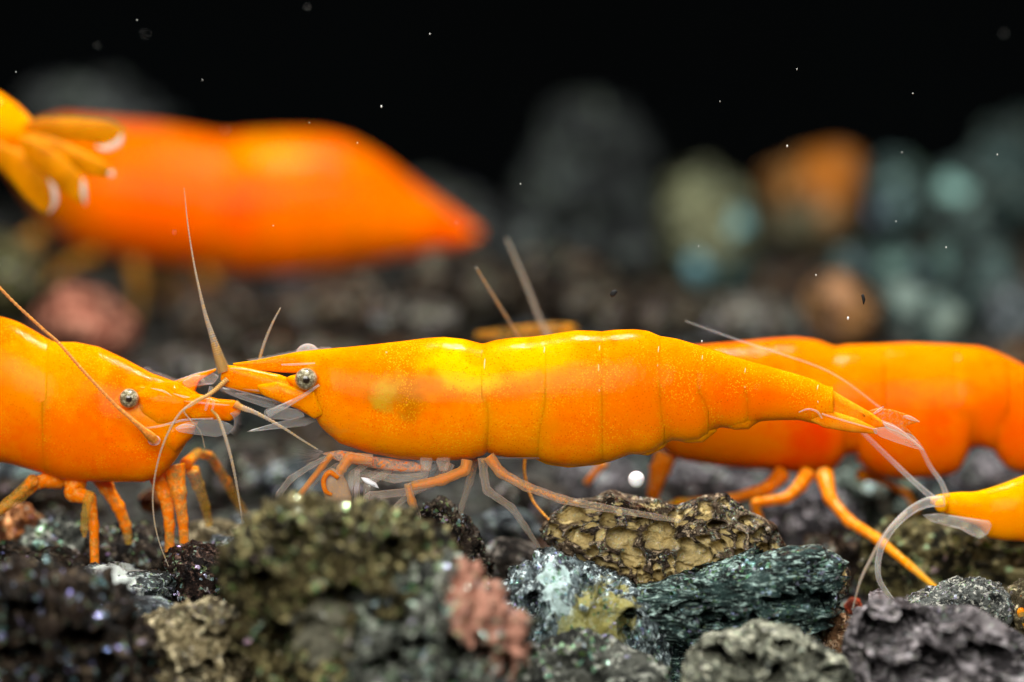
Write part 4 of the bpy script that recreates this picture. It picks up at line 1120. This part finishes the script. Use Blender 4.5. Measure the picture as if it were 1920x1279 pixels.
for nm, pts in (('mouth_leg', [(742, 872, 0.0, 6, .3), (716, 892, 0.0, 7, .1), (690, 905, 0.0, 7, .05), (684, 950, 0.0, 5, .05)]),
                ('mouth_leg', [(690, 868, -0.2, 6, .4), (660, 890, -0.2, 7, .1), (655, 925, -0.2, 6, .05), (650, 960, -0.2, 4, .05)]),
                ('mouth_leg', [(668, 860, 0.1, 7, .3), (632, 876, 0.1, 7, .1), (590, 900, 0.1, 6, .05), (566, 940, 0.1, 4, .05)]),
                ('mouth_leg', [(820, 872, 0.2, 8, .3), (790, 888, 0.2, 8, .15), (730, 880, 0.2, 8, .1), (672, 900, 0.2, 6, .05), (662, 945, 0.2, 4, .05)]),
                ('walking_leg', [(838, 866, 0.3, 8, .5), (812, 905, 0.4, 7, .3), (770, 925, 0.5, 7, .2), (740, 952, 0.6, 4, .1)]),
                ('walking_leg', [(890, 860, 0.3, 9, .5), (880, 905, 0.4, 7, .4), (865, 950, 0.5, 5, .2), (862, 985, 0.6, 3, .1)])):
    make_leg(nm, pts, shell_c, A, 14, 40 + int(pts[0][0]), 12, core_o)
mb = MB()
blob(mb, [(600, 850), (640, 843), (700, 856), (780, 866), (830, 872), (800, 884), (760, 886), (700, 878), (650, 868), (615, 862)], -0.1, 0.12, 4, attr=0.5)
mb.build('jaw', glass_o, A)
# leg bases under the belly and a white flap standing in for a bright glint
for x, w_, pg in ((800, 13, .2), (832, 14, .2)):
    mb = MB()
    blob(mb, [(x - w_, 852), (x + w_, 852), (x + w_ - 3, 872), (x + w_ * 0.5, 884), (x - w_ * 0.6, 884), (x - w_, 868)], -0.3, 0.16, 4, attr=pg)
    mb.build('leg_base', glass_o, A)
mb = MB()
blob(mb, [(676, 894), (690, 896), (706, 906), (712, 918), (698, 912), (682, 904)], -0.35, 0.05, 3, attr=0.0)
mb.build('glint_flap', plain_mat('white_glint', (0.9, 0.92, 0.95), 0.2, 0.05), A)
hb = MB(); bs = []; ds = []
for i in range(70):
    t = rg.random()
    bs.append(at(606 - 12 * t, 846 + 14 * t, -0.4 + 0.2 * rg.random())); ds.append((-1.0, rg.uniform(-0.3, 0.3), rg.uniform(-0.65, 0.35)))
hairs(hb, bs, ds, 0.42, 0.0035, 0.0, rg)
hb.build('mouth_bristles', hair_m, A, kind='stuff')
hb = MB(); bs = []; ds = []
for x in np.arange(930, 1010, 1.6):
    bs.append(at(x, 858, -0.35)); ds.append((0.9, rg.uniform(-0.2, 0.2), -0.5))
hairs(hb, bs, ds, 0.09, 0.004, 0.1, rg)
hb.build('belly_bristles', hair_m, A, kind='stuff')
# tail fan
matTail = body_mat('orange_tail', (1.0, 0.27, 0.002), (1.0, 0.20, 0.0), (1.0, 0.34, 0.02), speck=0.8, sss=0.12)
for nm, poly, d, th, mt, pg in (
        ('telson', [(1490, 712), (1510, 710), (1530, 714), (1550, 724), (1580, 743), (1634, 774), (1668, 798), (1645, 806), (1590, 790), (1545, 778), (1510, 768), (1490, 745)], 0.12, 0.13, matTail, 1),
        ('tail_blade', [(1520, 764), (1560, 770), (1605, 784), (1646, 804), (1643, 814), (1597, 811), (1545, 802), (1518, 788)], -0.08, 0.10, matTail, 1),
        ('tail_blade', [(1625, 771), (1645, 765), (1670, 767), (1698, 776), (1724, 791), (1697, 799), (1709, 812), (1722, 824), (1700, 822), (1660, 803), (1635, 788)], 0.25, 0.03, glass_o, .68),
        ('tail_blade', [(1636, 803), (1660, 800), (1690, 812), (1715, 826), (1735, 844), (1718, 842), (1680, 830), (1648, 818)], -0.10, 0.045, glass_o, .12),
        ('tail_blade', [(1650, 786), (1672, 794), (1700, 812), (1712, 826), (1690, 822), (1662, 806)], 0.02, 0.03, clear_m, .1)):
    mb = MB()
    blob(mb, poly, d, th, 5, attr=pg)
    o = mb.build(nm, mt, A)
for pts in ([(1498, 773, -0.3, 1.0), (1515, 767, -0.32, 1.4), (1532, 772, -0.3, 1.8), (1541, 784, -0.25, 1.6)],
            [(1541, 776, -0.22, 1.5), (1580, 788, -0.2, 1.6), (1640, 805, -0.2, 1.2)],
            [(1638, 776, 0.2, 1.6), (1650, 768, 0.2, 2.6), (1657, 762, 0.2, 1.0)],
            [(1694, 780, 0.18, 1), (1705, 783, 0.18, 4), (1724, 791, 0.18, 1)],
            [(1700, 812, 0.18, 1), (1710, 820, 0.18, 4), (1722, 829, 0.18, 1)],
            [(1656, 792, -0.1, 1), (1668, 800, -0.12, 5), (1690, 810, -0.12, 3), (1733, 845, -0.12, 1.5)],
            [(1640, 804, -0.18, 3), (1642, 810, -0.18, 3.4), (1644, 814, -0.18, 1)]):
    mb = MB()
    S = spline(pts, 18)
    tube3(mb, [at(a, b, c) for a, b, c, _ in S], S[:, 3] / 100, 8, np.full(18, .05))
    mb.build('tail_ridge', clear_m, A)


# ============ the left shrimp, facing right, cut by the frame ============
B = thing('shrimp', 'plump orange shrimp at the left edge, facing right towards the middle one', 'shrimp', at(120, 1060, 1.9), SH)
oB = np.array(B['_o'])
lb = lambda px, py, d=0.8: at(px, py, d) - oB
matB = body_mat('orange_shell_left', (1.0, 0.19, 0.0), (1.0, 0.135, 0.0), (1.0, 0.25, 0.0), [
    (lb(90, 700), 1.3, (0.8, 0.6, 1.3), (1.0, 0.34, 0.0), 0.7),
    (lb(320, 770), 0.8, (0.8, 0.6, 1.2), (1.0, 0.34, 0.0), 0.6),
    (lb(120, 850), 1.4, (0.6, 0.6, 1.4), (1.0, 0.14, 0.0), 0.6),
    (lb(165, 745), 0.35, (1, 0.6, 1), (0.72, 0.22, 0.0), 0.5)], speck=0.8)
topB = [(-420, 760), (-300, 660), (-200, 610), (-100, 588), (0, 592), (33, 602), (67, 620), (95, 637), (110, 640), (143, 640), (187, 649), (234, 671), (284, 698), (327, 714), (345, 708), (375, 699), (405, 691)]
botB = [(-420, 860), (-300, 880), (-150, 872), (-50, 868), (10, 868), (80, 888), (120, 902), (200, 905), (270, 905), (300, 895), (327, 866), (350, 830), (356, 800), (362, 750), (372, 715), (405, 695)]
widB = [(-420, 0.4), (-200, 0.8), (0, 0.85), (200, 0.8), (280, 0.62), (330, 0.42), (360, 0.12), (405, 0.03)]
depB = [(-420, 2.6), (-100, 2.0), (100, 1.5), (300, 0.85), (405, 0.55)]
carB = body_segment('carapace', (86, 405), topB, botB, widB, depB, matB, B, step=2.6, bulge=0.0, hem=0.0, seg=64, egg=0.16, smooth=1)
for xr in ((-30, 96), (-130, -20), (-230, -120), (-330, -220), (-420, -320)):
    body_segment('abdomen_segment', xr, topB, botB, widB, depB, matB, B, step=5, bulge=0.015, hem=0.0, seg=56)
hb = MB(); bs = []; ds = []
for x in list(np.arange(270, 403, 4.0)):
    y = np.interp(x, [p[0] for p in topB], [p[1] for p in topB]); dd = np.interp(x, [p[0] for p in depB], [p[1] for p in depB])
    bs.append(at(x, y + 1, dd)); ds.append(np.array([0.9, rg.uniform(-0.3, 0.2), 0.55]))
hairs(hb, bs, ds, 0.09, 0.010, 0.1, rg)
hb.build('rostral_teeth', clear_m, carB, kind='stuff')
make_eye(242, 747, 0.30, 18.5, B)
make_eye(374, 716, 0.95, 11, B)
ball_part('eye_socket', 264, 738, 0.55, 17, matB, B, (1.2, 0.7, 0.9))
for poly, d, th, nm, mt in (
        ([(250, 735), (290, 716), (330, 716), (370, 735), (385, 752), (372, 778), (330, 800), (290, 800), (260, 775)], 0.55, 0.36, 'cheek', matB),
        ([(340, 748), (372, 738), (410, 748), (440, 750), (455, 762), (450, 776), (432, 790), (400, 788), (360, 785), (340, 770)], 0.30, 0.15, 'antennule_stem', matB),
        ([(290, 790), (340, 775), (372, 790), (362, 818), (330, 850), (295, 850)], 0.6, 0.3, 'jaw', matB)):
    mb = MB()
    blob(mb, poly, d, th, 5)
    mb.build(nm, mt, B)
mb = MB()
blob(mb, [(328, 804), (350, 792), (380, 787), (410, 786), (432, 795), (442, 803), (430, 814), (405, 820), (365, 815), (335, 810)], 0.15, 0.05, 5, attr=0.12)
scB = mb.build('antennal_scale', clear_m, B)
mb = MB()
S = spline([(262, 804, 0.2, 1.2), (300, 799, 0.12, 1.8), (345, 788, 0.1, 2.0), (400, 785, 0.1, 1.2)], 24)
tube3(mb, [at(a, b, c) for a, b, c, _ in S], S[:, 3] / 100, 8, np.full(24, .2))
S = spline([(330, 804, 0.1, 2), (345, 799, 0.08, 4.5), (365, 800, 0.1, 2)], 14)
tube3(mb, [at(a, b, c) for a, b, c, _ in S], S[:, 3] / 100, 8, np.full(14, .0))
mb.build('scale_ridge', clear_m, scB)
highlight_lines(([(283, 728, 0.12, 1.4), (305, 733, 0.1, 1.8), (322, 742, 0.12, 1.4)],
        [(325, 738, 0.15, 1.2), (345, 744, 0.12, 2.0), (356, 745, 0.12, 1.2)],
        [(345, 752, 0.12, 1.2), (385, 756, 0.10, 1.8), (430, 760, 0.10, 1.4)],
        [(335, 716, 0.45, 1.4), (362, 703, 0.45, 1.8), (400, 693, 0.4, 1.2)]), B)
hb = MB(); bs = []; ds = []
for t in np.linspace(0, 1, 60):
    a = -1.2 + 2.3 * t
    bs.append(at(425 + 14 * math.cos(a), 792 - 18 * math.sin(a), 0.1)); ds.append((math.cos(a * 0.5) + 0.2, rg.uniform(-0.2, 0.2), math.sin(a * 0.8) - 0.2))
hairs(hb, bs, ds, 0.17, 0.004, 0.0, rg)
hb.build('bristles', hair_m, scB, kind='stuff')
for nm, pts, mt in (
        ('antenna', [(292, 828, -0.15, 9), (284, 820, -0.15, 9.5), (267, 804, -0.18, 7), (240, 780, -0.2, 4.6), (214, 757, -0.2, 4), (160, 700, -0.2, 3.6), (110, 643, -0.15, 3.6), (80, 617, -0.1, 3.8), (0, 540, 0.0, 3.4), (-90, 430, 0.2, 2.6)], whipo_m),
        ('antennule_feeler', [(440, 757, 0.2, 9), (452, 764, 0.2, 7), (475, 772, 0.15, 5), (501, 785, 0.1, 3.8), (534, 804, 0.0, 3.2), (565, 824, -0.1, 2.6), (596, 843, -0.2, 2.0)], whip_m),
        ('antennule_feeler', [(390, 742, 0.1, 3), (360, 760, 0.0, 2.2), (345, 772, 0.0, 1.8), (375, 808, 0.3, 1.6), (384, 840, 0.5, 1.4)], whip_m)):
    mb = MB()
    whip(mb, pts, pig=0.45)
    mb.build(nm, mt, B)
ball_part('antenna_joint', 289, 826, -0.12, 11, clear_m, B, (1.1, 0.8, 0.9), 0.1)
mb = MB()
blob(mb, [(340, 716), (362, 704), (398, 698), (412, 706), (400, 720), (372, 724), (350, 728)], 0.6, 0.1, 4, attr=0.15)
mb.build('eyestalk', clear_m, B)
legsB = [
    [(110, 895, 1.6, 28, .9), (70, 905, 1.3, 13, .8), (40, 930, 1.2, 12, .5), (-10, 965, 1.0, 10, .5)],
    [(60, 905, 1.25, 15, .9), (62, 900, 1.1, 13, .6), (15, 942, 1.0, 11, .5), (-40, 990, 1.0, 9, .4)],
    [(142, 885, 1.5, 30, .9), (140, 925, 1.3, 22, .95), (170, 935, 1.2, 13, .9), (176, 985, 1.1, 11, .8), (178, 1070, 0.9, 10, .8)],
    [(170, 922, 0.95, 9, .5), (164, 940, 0.85, 11, .4), (160, 965, 0.85, 10, .4), (158, 992, 0.9, 8, .6), (158, 1008, 0.95, 3, .6)],
    [(185, 890, 1.9, 22, .95), (200, 915, 1.8, 16, .9), (222, 950, 1.8, 14, .8), (236, 985, 1.9, 12, .7), (242, 1020, 2.0, 7, .3)],
    [(295, 880, 1.4, 28, .9), (312, 930, 1.3, 17, .8), (318, 985, 1.2, 11, .8), (318, 1040, 1.2, 9, .7)],
    [(325, 870, 1.2, 26, .8), (335, 925, 1.1, 17, .6), (343, 975, 1.1, 11, .8), (346, 1030, 1.1, 9, .6)],
    [(348, 870, 1.8, 14, .8), (370, 850, 2.6, 11, .6), (395, 855, 2.9, 10, .6), (425, 905, 3.4, 9, .55), (450, 950, 3.8, 7, .4), (476, 985, 4.0, 5, .4)],
    [(360, 880, 1.8, 16, .6), (372, 910, 2.0, 13, .5), (385, 950, 2.2, 10, .3), (392, 985, 2.4, 8, .1)],
]
for i, pts in enumerate(legsB):
    make_leg('walking_leg', [(p[0], p[1], p[2], p[3] * (0.86 if p[3] > 9 else 1), p[4] * 0.8) for p in pts], glass_yel, B)


# ============ the right shrimp, behind the tail of the middle one ============
Cs = thing('shrimp', 'softly blurred orange shrimp at the right, half hidden behind the tail of the middle one', 'shrimp', at(1560, 980, 5.5), SH)
oC = np.array(Cs['_o'])
lc = lambda px, py, d=4.8: at(px, py, d) - oC
matC = body_mat('orange_shell_right', (1.0, 0.155, 0.0), (1.0, 0.11, 0.0), (1.0, 0.20, 0.0), [
    (lc(1515, 820), 0.95, (1, 0.5, 1), (1.0, 0.045, 0.0), 0.95),
    (lc(1720, 690), 1.6, (0.5, 0.5, 1.5), (1.0, 0.24, 0.0), 0.7),
    (lc(1370, 840), 1.2, (0.6, 0.5, 1.4), (1.0, 0.30, 0.0), 0.6),
    (lc(1640, 770), 1.2, (0.8, 0.5, 1.0), (1.0, 0.14, 0.0), 0.6),
    (lc(1900, 800), 1.2, (0.8, 0.5, 1.0), (1.0, 0.13, 0.0), 0.7)], speck=0.6)
topC = [(1110, 650), (1160, 652), (1210, 655), (1310, 647), (1380, 641), (1440, 635), (1490, 632), (1530, 637), (1555, 646), (1565, 651), (1580, 647), (1640, 645), (1700, 642), (1780, 645), (1840, 650), (1880, 664), (1920, 685), (1990, 735), (2080, 795), (2180, 850)]
botCc = [(1110, 680), (1160, 720), (1210, 780), (1240, 840), (1275, 864), (1350, 876), (1432, 882), (1515, 891), (1560, 886), (1580, 860)]
widC = [(850, 0.03), (1074, 0.08), (1160, 0.3), (1260, 0.75), (1500, 0.95), (1800, 0.9), (1950, 0.65), (2100, 0.4), (2180, 0.3)]
depC = [(850, 5.5), (2200, 6.2)]
body_segment('carapace', (1110, 1572), topC, botCc, widC, depC, matC, Cs, step=4, bulge=0.0, seg=56, egg=0.15)
for xr, bt in (((1562, 1645), [(1560, 862), (1600, 850), (1645, 870)]),
               ((1612, 1818), [(1605, 862), (1625, 884), (1650, 895), (1687, 899), (1762, 896), (1795, 888), (1812, 860), (1822, 830)]),
               ((1790, 1875), [(1785, 868), (1830, 835), (1875, 850)]),
               ((1860, 1965), [(1855, 830), (1872, 862), (1894, 882), (1930, 888), (1965, 870)]),
               ((1955, 2060), [(1950, 850), (2000, 880), (2060, 860)]),
               ((2050, 2180), [(2045, 850), (2100, 880), (2180, 890)])):
    body_segment('abdomen_segment', xr, topC, bt, widC, depC, matC, Cs, step=4, bulge=0.014, hem=0.012, seg=56)
legsC = [
    [(1250, 850, 5.8, 26, .9), (1238, 880, 5.8, 24, .9), (1225, 925, 5.6, 14, .8), (1230, 960, 5.6, 8, .6)],
    [(1135, 866, 6.2, 9, .8), (1098, 908, 6.4, 7, .8)],
    [(1470, 885, 5.2, 20, .9), (1440, 915, 5.0, 14, .9), (1370, 936, 5.0, 11, .8), (1270, 944, 5.0, 11, .35), (1235, 962, 5.0, 8, .2)],
    [(1516, 885, 5.0, 20, .95), (1500, 912, 4.8, 15, .95), (1475, 935, 4.6, 12, .9), (1415, 943, 4.5, 11, .8), (1420, 965, 4.5, 10, .7), (1438, 995, 4.5, 7, .5)],
    [(1545, 888, 5.0, 22, .95), (1556, 935, 4.4, 14, .95), (1592, 978, 3.9, 13, .9), (1645, 1010, 3.3, 11, .6), (1705, 1060, 2.6, 8.5, .5), (1762, 1108, 1.9, 5, .1)],
    [(1612, 888, 6.2, 14, .7), (1650, 900, 6.6, 9, .6), (1700, 925, 7.0, 7, .5), (1720, 960, 7.2, 6, .4)],
]
for pts in legsC:
    make_leg('walking_leg', [(p[0], p[1], p[2], p[3] * 0.88, p[4]) for p in pts], glass_far, Cs)
for pts in ([(1040, 650, 7.6, 6), (1015, 605, 7.6, 5.5), (985, 530, 7.7, 4.5), (950, 448, 7.8, 3)],
            [(985, 660, 5.2, 4), (960, 612, 4.6, 3.4), (928, 560, 4.0, 3.0), (893, 502, 3.5, 1.8)],
            [(985, 850, 1.2, 4), (984, 890, 1.0, 4), (1000, 940, 0.9, 3.6), (1034, 980, 0.7, 2.6)]):
    mb = MB()
    whip(mb, pts, pig=0.3 if pts[0][0] > 985.5 else 0.5, ringstep=5)
    mb.build('feeler', whip_m if pts[0][1] < 700 else whipo_m, Cs)

mb = MB()
blob(mb, [(852, 632), (900, 621), (960, 613), (1030, 605), (1074, 604), (1092, 618), (1070, 640), (980, 640), (900, 636)], 9.0, 0.08, 4, slope=-0.0, attr=0.5)
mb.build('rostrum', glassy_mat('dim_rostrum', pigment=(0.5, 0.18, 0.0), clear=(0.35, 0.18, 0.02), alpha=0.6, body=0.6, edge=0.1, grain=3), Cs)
# ============ the yellow shrimp entering at the lower right ============
Y_ = thing('shrimp', 'yellow-orange shrimp poking its head in at the lower right edge, long pale feelers', 'shrimp', at(1900, 1120, 1.5), SH)
oD = np.array(Y_['_o'])
ly = lambda px, py, d=1.0: at(px, py, d) - oD
matD = body_mat('yellow_shell', (1.0, 0.36, 0.0), (1.0, 0.31, 0.0), (1.0, 0.42, 0.0), [
    (ly(1890, 985), 0.9, (0.6, 0.6, 1.6), (1.0, 0.28, 0.0), 0.7)], speck=0.3)
topD = [(1745, 933), (1762, 926), (1800, 922), (1827, 922), (1850, 916), (1880, 906), (1920, 890), (1980, 868), (2060, 850), (2200, 850), (2350, 870)]
botD = [(1745, 942), (1762, 958), (1800, 974), (1840, 990), (1850, 1008), (1880, 1014), (1920, 1016), (1980, 1040), (2060, 1060), (2200, 1070), (2350, 1040)]
widD = [(1745, 0.05), (1780, 0.16), (1850, 0.3), (1950, 0.55), (2100, 0.75), (2350, 0.5)]
depD = [(1745, 1.2), (1900, 1.6), (2350, 3.5)]
body_segment('carapace', (1745, 2130), topD, botD, widD, depD, matD, Y_, step=3, bulge=0.0, seg=48)
body_segment('abdomen_segment', (2120, 2240), topD, botD, widD, depD, matD, Y_, step=8, seg=40)
body_segment('abdomen_segment', (2230, 2350), topD, botD, widD, depD, matD, Y_, step=8, seg=40)
make_eye(1975, 930, 1.15, 18, Y_)
mb = MB()
blob(mb, [(1722, 966), (1760, 962), (1810, 970), (1862, 978), (1855, 1000), (1835, 1012), (1800, 992), (1750, 980)], 1.0, 0.10, 4, attr=0.15)
mb.build('antennal_scale', clear_m, Y_)
ball_part('antennule_joint', 1765, 948, 1.05, 13, matD, Y_, (1, 0.8, 1))
for pts in ([(1756, 940, 1.1, 8), (1735, 922, 1.1, 7), (1707, 897, 1.2, 6.5), (1663, 855, 1.4, 5.5), (1622, 815, 1.6, 4.5), (1580, 770, 1.8, 3)],
            [(1776, 932, 1.2, 7), (1765, 905, 1.3, 6), (1745, 876, 1.4, 5), (1715, 825, 1.5, 4), (1650, 765, 1.6, 1.8), (1560, 700, 1.8, 1.5), (1460, 662, 2.0, 1.6), (1385, 638, 2.2, 2.0), (1285, 602, 2.4, 1.4)],
            [(1768, 940, 1.0, 13), (1740, 942, 0.9, 12), (1707, 958, 0.8, 10), (1672, 992, 0.6, 8.5), (1650, 1035, 0.5, 7.5), (1648, 1085, 0.3, 6.5), (1676, 1130, 0.2, 5)],
            [(1700, 960, 1.4, 5), (1660, 1000, 1.4, 4.5), (1632, 1050, 1.3, 3.8), (1613, 1090, 1.2, 3), (1598, 1145, 1.0, 2)]):
    mb = MB()
    whip(mb, pts, pig=0.25, ringstep=6, bead=0.08)
    mb.build('feeler', clear_m if pts[0][0] > 1750 else whip_m, Y_)
for pts in ([(1990, 1030, 1.4, 14, .8), (1940, 1075, 0.2, 11, .8), (1915, 1120, -0.6, 9, .7), (1914, 1150, -0.9, 7, .6), (1928, 1185, -1.0, 5, .5)],
            [(2040, 1050, 1.6, 14, .8), (2010, 1110, 1.0, 11, .8), (1990, 1180, 0.8, 6, .6)]):
    make_leg('walking_leg', pts, glass_yel, Y_)

# ============ the big out-of-focus shrimp at the back ============
E = thing('shrimp', 'large red-orange shrimp, strongly out of focus, at the upper left', 'shrimp', at(430, 640, 33), SH)
oE = np.array(E['_o'])
le = lambda px, py, d=31.7: at(px, py, d) - oE
matE = body_mat('red_orange_shell_far', (1.0, 0.15, 0.0), (1.0, 0.105, 0.0), (1.0, 0.19, 0.0), [
    (le(70, 360), 1.6, (0.8, 0.5, 0.8), (0.45, 0.13, 0.0), 0.8),
    (le(330, 300), 1.2, (0.8, 0.5, 1.2), (0.75, 0.16, 0.0), 0.7),
    (le(840, 440), 0.9, (0.8, 0.5, 1.4), (1.0, 0.055, 0.0), 0.9),
    (le(450, 400), 1.0, (1.2, 0.5, 0.8), (1.0, 0.07, 0.0), 0.7),
    (le(690, 460), 1.0, (0.7, 0.5, 1.4), (0.8, 0.13, 0.0), 0.7),
    (le(510, 290), 1.0, (0.6, 0.5, 1.6), (1.0, 0.33, 0.0), 0.8),
    (le(620, 440), 2.0, (0.6, 0.5, 1.6), (1.0, 0.16, 0.0), 0.6),
    (le(300, 400), 1.8, (0.8, 0.5, 1.2), (1.0, 0.10, 0.0), 0.6),
    (le(700, 400), 1.4, (0.8, 0.5, 1.2), (0.85, 0.2, 0.0), 0.5)], speck=0.2, sss=0.5)
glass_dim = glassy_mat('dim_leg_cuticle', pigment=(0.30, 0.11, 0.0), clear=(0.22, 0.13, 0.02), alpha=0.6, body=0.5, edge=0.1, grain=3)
topE = [(20, 307), (40, 269), (70, 239), (120, 223), (200, 229), (300, 237), (370, 249), (415, 257), (430, 257), (500, 251), (598, 251), (657, 264), (716, 298), (774, 343), (833, 384), (872, 411), (885, 425), (888, 430)]
botE = [(20, 310), (40, 350), (80, 410), (100, 430), (150, 462), (220, 478), (300, 492), (380, 498), (450, 512), (520, 515), (600, 505), (680, 492), (760, 480), (840, 465), (880, 455), (893, 444), (896, 436)]
widE = [(20, 0.2), (90, 0.9), (200, 1.25), (500, 1.25), (700, 0.9), (900, 0.35)]
depE = [(-200, 33), (900, 33)]
body_segment('carapace', (20, 425), topE, botE, widE, depE, matE, E, step=6, bulge=0, seg=48)
for xr in ((418, 500), (492, 585), (575, 668), (658, 740), (730, 815), (805, 890)):
    body_segment('abdomen_segment', xr, topE, botE, widE, depE, matE, E, step=6, bulge=0.02, hem=0.01, seg=48)
for pts in ([(250, 480, 32.5, 24, .8), (262, 540, 32.2, 14, .5), (250, 610, 32.0, 11, .4)],
            [(380, 495, 32.5, 22, .8), (410, 560, 32.0, 14, .5), (490, 650, 31.5, 9, .4)],
            [(190, 470, 32.5, 20, .7), (120, 500, 32.2, 15, .5), (60, 560, 32.0, 10, .4)],
            [(80, 440, 32.5, 26, .7), (20, 470, 32.2, 18, .5), (-30, 560, 32.0, 12, .4)],
            [(300, 490, 33.5, 20, .8), (330, 520, 33.6, 13, .5), (300, 570, 33.8, 10, .4)]):
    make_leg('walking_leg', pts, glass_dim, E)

# ============ the tail fan reaching in at the top left ============
Fh = thing('shrimp', 'orange shrimp at the top left corner, only its fanned yellow tail in view', 'shrimp', at(-200, 330, 7.5), SH)
fringe_m = plain_mat('pale_fringe', (0.9, 0.80, 0.70), 0.3, 0.2, **{'Alpha': 0.6})
matF = body_mat('orange_shell_corner', (1.0, 0.27, 0.0), (1.0, 0.2, 0.0), (1.0, 0.34, 0.0), speck=0.3)
topF = [(-420, 120), (-300, 100), (-200, 105), (-100, 128), (0, 174), (40, 202), (72, 240), (90, 262)]
botF = [(-420, 290), (-300, 330), (-200, 335), (-100, 322), (0, 300), (40, 296), (72, 285), (90, 275)]
widF = [(-420, 0.8), (-100, 0.75), (0, 0.5), (90, 0.12)]
depF = [(-420, 10.2), (90, 9.5)]
for xr in ((-420, -300), (-310, -200), (-210, -100), (-110, 90)):
    body_segment('abdomen_segment', xr, topF, botF, widF, depF, matF, Fh, step=5, bulge=0.015, seg=48)
fan = plain_mat('yellow_tail_blade', (0.85, 0.30, 0.0), 0.3, 0.4, 1.2, **{'Alpha': 0.85, 'Subsurface Weight': 0.5, 'Subsurface Scale': 0.3, 'IOR': 1.15})
for poly, d, tips in (
        ([(40, 232), (80, 219), (150, 220), (210, 226), (238, 244), (236, 266), (210, 278), (160, 268), (90, 262), (50, 250)], 9.1, [(228, 252, 9), (222, 268, 9), (200, 278, 7), (180, 275, 5)]),
        ([(40, 245), (90, 255), (150, 280), (200, 305), (218, 322), (208, 336), (170, 330), (110, 310), (60, 280)], 8.9, [(212, 322, 8), (205, 330, 8)]),
        ([(30, 250), (70, 262), (115, 290), (150, 325), (168, 350), (160, 388), (145, 378), (100, 345), (50, 300)], 8.7, [(155, 335, 6), (157, 360, 7), (160, 384, 4)]),
        ([(0, 270), (40, 280), (75, 310), (98, 345), (108, 375), (98, 402), (78, 400), (45, 370), (15, 325)], 8.8, [(85, 325, 4), (100, 352, 8), (103, 380, 8), (92, 400, 6)]),
        ([(-30, 260), (10, 270), (40, 300), (60, 350), (50, 375), (20, 340), (-15, 300)], 9.1, [])):
    mb = MB()
    blob(mb, poly, d, 0.05, 4, attr=0.35)
    bl = mb.build('tail_blade', fan, Fh)
    if tips:
        mb = MB()
        S = spline([(x, y, d - 0.08, r) for x, y, r in tips], 20)
        S[:, 3] *= np.sin(np.linspace(0.25, math.pi - 0.25, 20))
        tube3(mb, [at(a, b, c) for a, b, c, _ in S], np.maximum(S[:, 3], 1) / 120, 8, np.full(20, .15))
        mb.build('pale_fringe', fringe_m, bl)

# ============ small things ============
mb = MB()
V, F = ico(4)
c = at(1193, 899, -1.6)
mb.add(V * 0.155 + c, F)  # white ball modelled in place of an out-of-focus glint
o = mb.build('bead', plain_mat('white_glint_ball', (0.95, 0.96, 0.97), 0.15, 0.02, **{'Subsurface Weight': 0.3}), loc=c - np.array([0, 0, 0.155]))
tag(o, 'white ball standing in for a bright glint under the belly of the middle shrimp', 'bead')

spk = MB()
V, F = ico(1)
rs = random.Random(8)
spots = [(715, 200, 0.022), (1590, 597, 0.03), (976, 345, 0.014), (1476, 274, 0.022), (1316, 640, 0.02), (806, 64, 0.014), (670, 268, 0.012), (1494, 130, 0.012), (1870, 290, 0.014), (1530, 516, 0.016), (1680, 415, 0.016), (1310, 462, 0.012), (257, 38, 0.012), (30, 135, 0.012), (1774, 464, 0.016), (1350, 190, 0.01), (580, 230, 0.01)]
for x, y, r in spots:
    spk.add(V * np.array([0.8, 1, 1.25]) * r + at(x, y, rs.uniform(-0.3, 0.3)), F)
for i in range(22):
    spk.add(V * rs.uniform(0.008, 0.013) + at(rs.uniform(0, 1920), rs.uniform(0, 1000), rs.uniform(-8, 12)), F)
spk.build('floating_specks', plain_mat('pale_speck', (0.85, 0.85, 0.8), 0.4, 0.1), kind='stuff')
dark = plain_mat('dark_fleck', (0.004, 0.004, 0.004), 0.8, 0.2)
for lbl, poly, d in (('tiny black fleck floating above the back of the middle shrimp', [(1143, 552), (1147, 545), (1155, 543), (1158, 548), (1152, 556), (1146, 557)], -0.2),
                     ('tiny curved dark fleck floating above the right shrimp', [(1614, 551), (1620, 552), (1623, 562), (1619, 574), (1617, 564)], -0.2)):
    mb = MB()
    blob(mb, poly, d, 0.03, 3)
    o = mb.build('fleck', dark, loc=at(*poly[0], d))
    tag(o, lbl, 'fleck')

for o in bpy.data.objects:
    if '_o' in o:
        del o['_o']
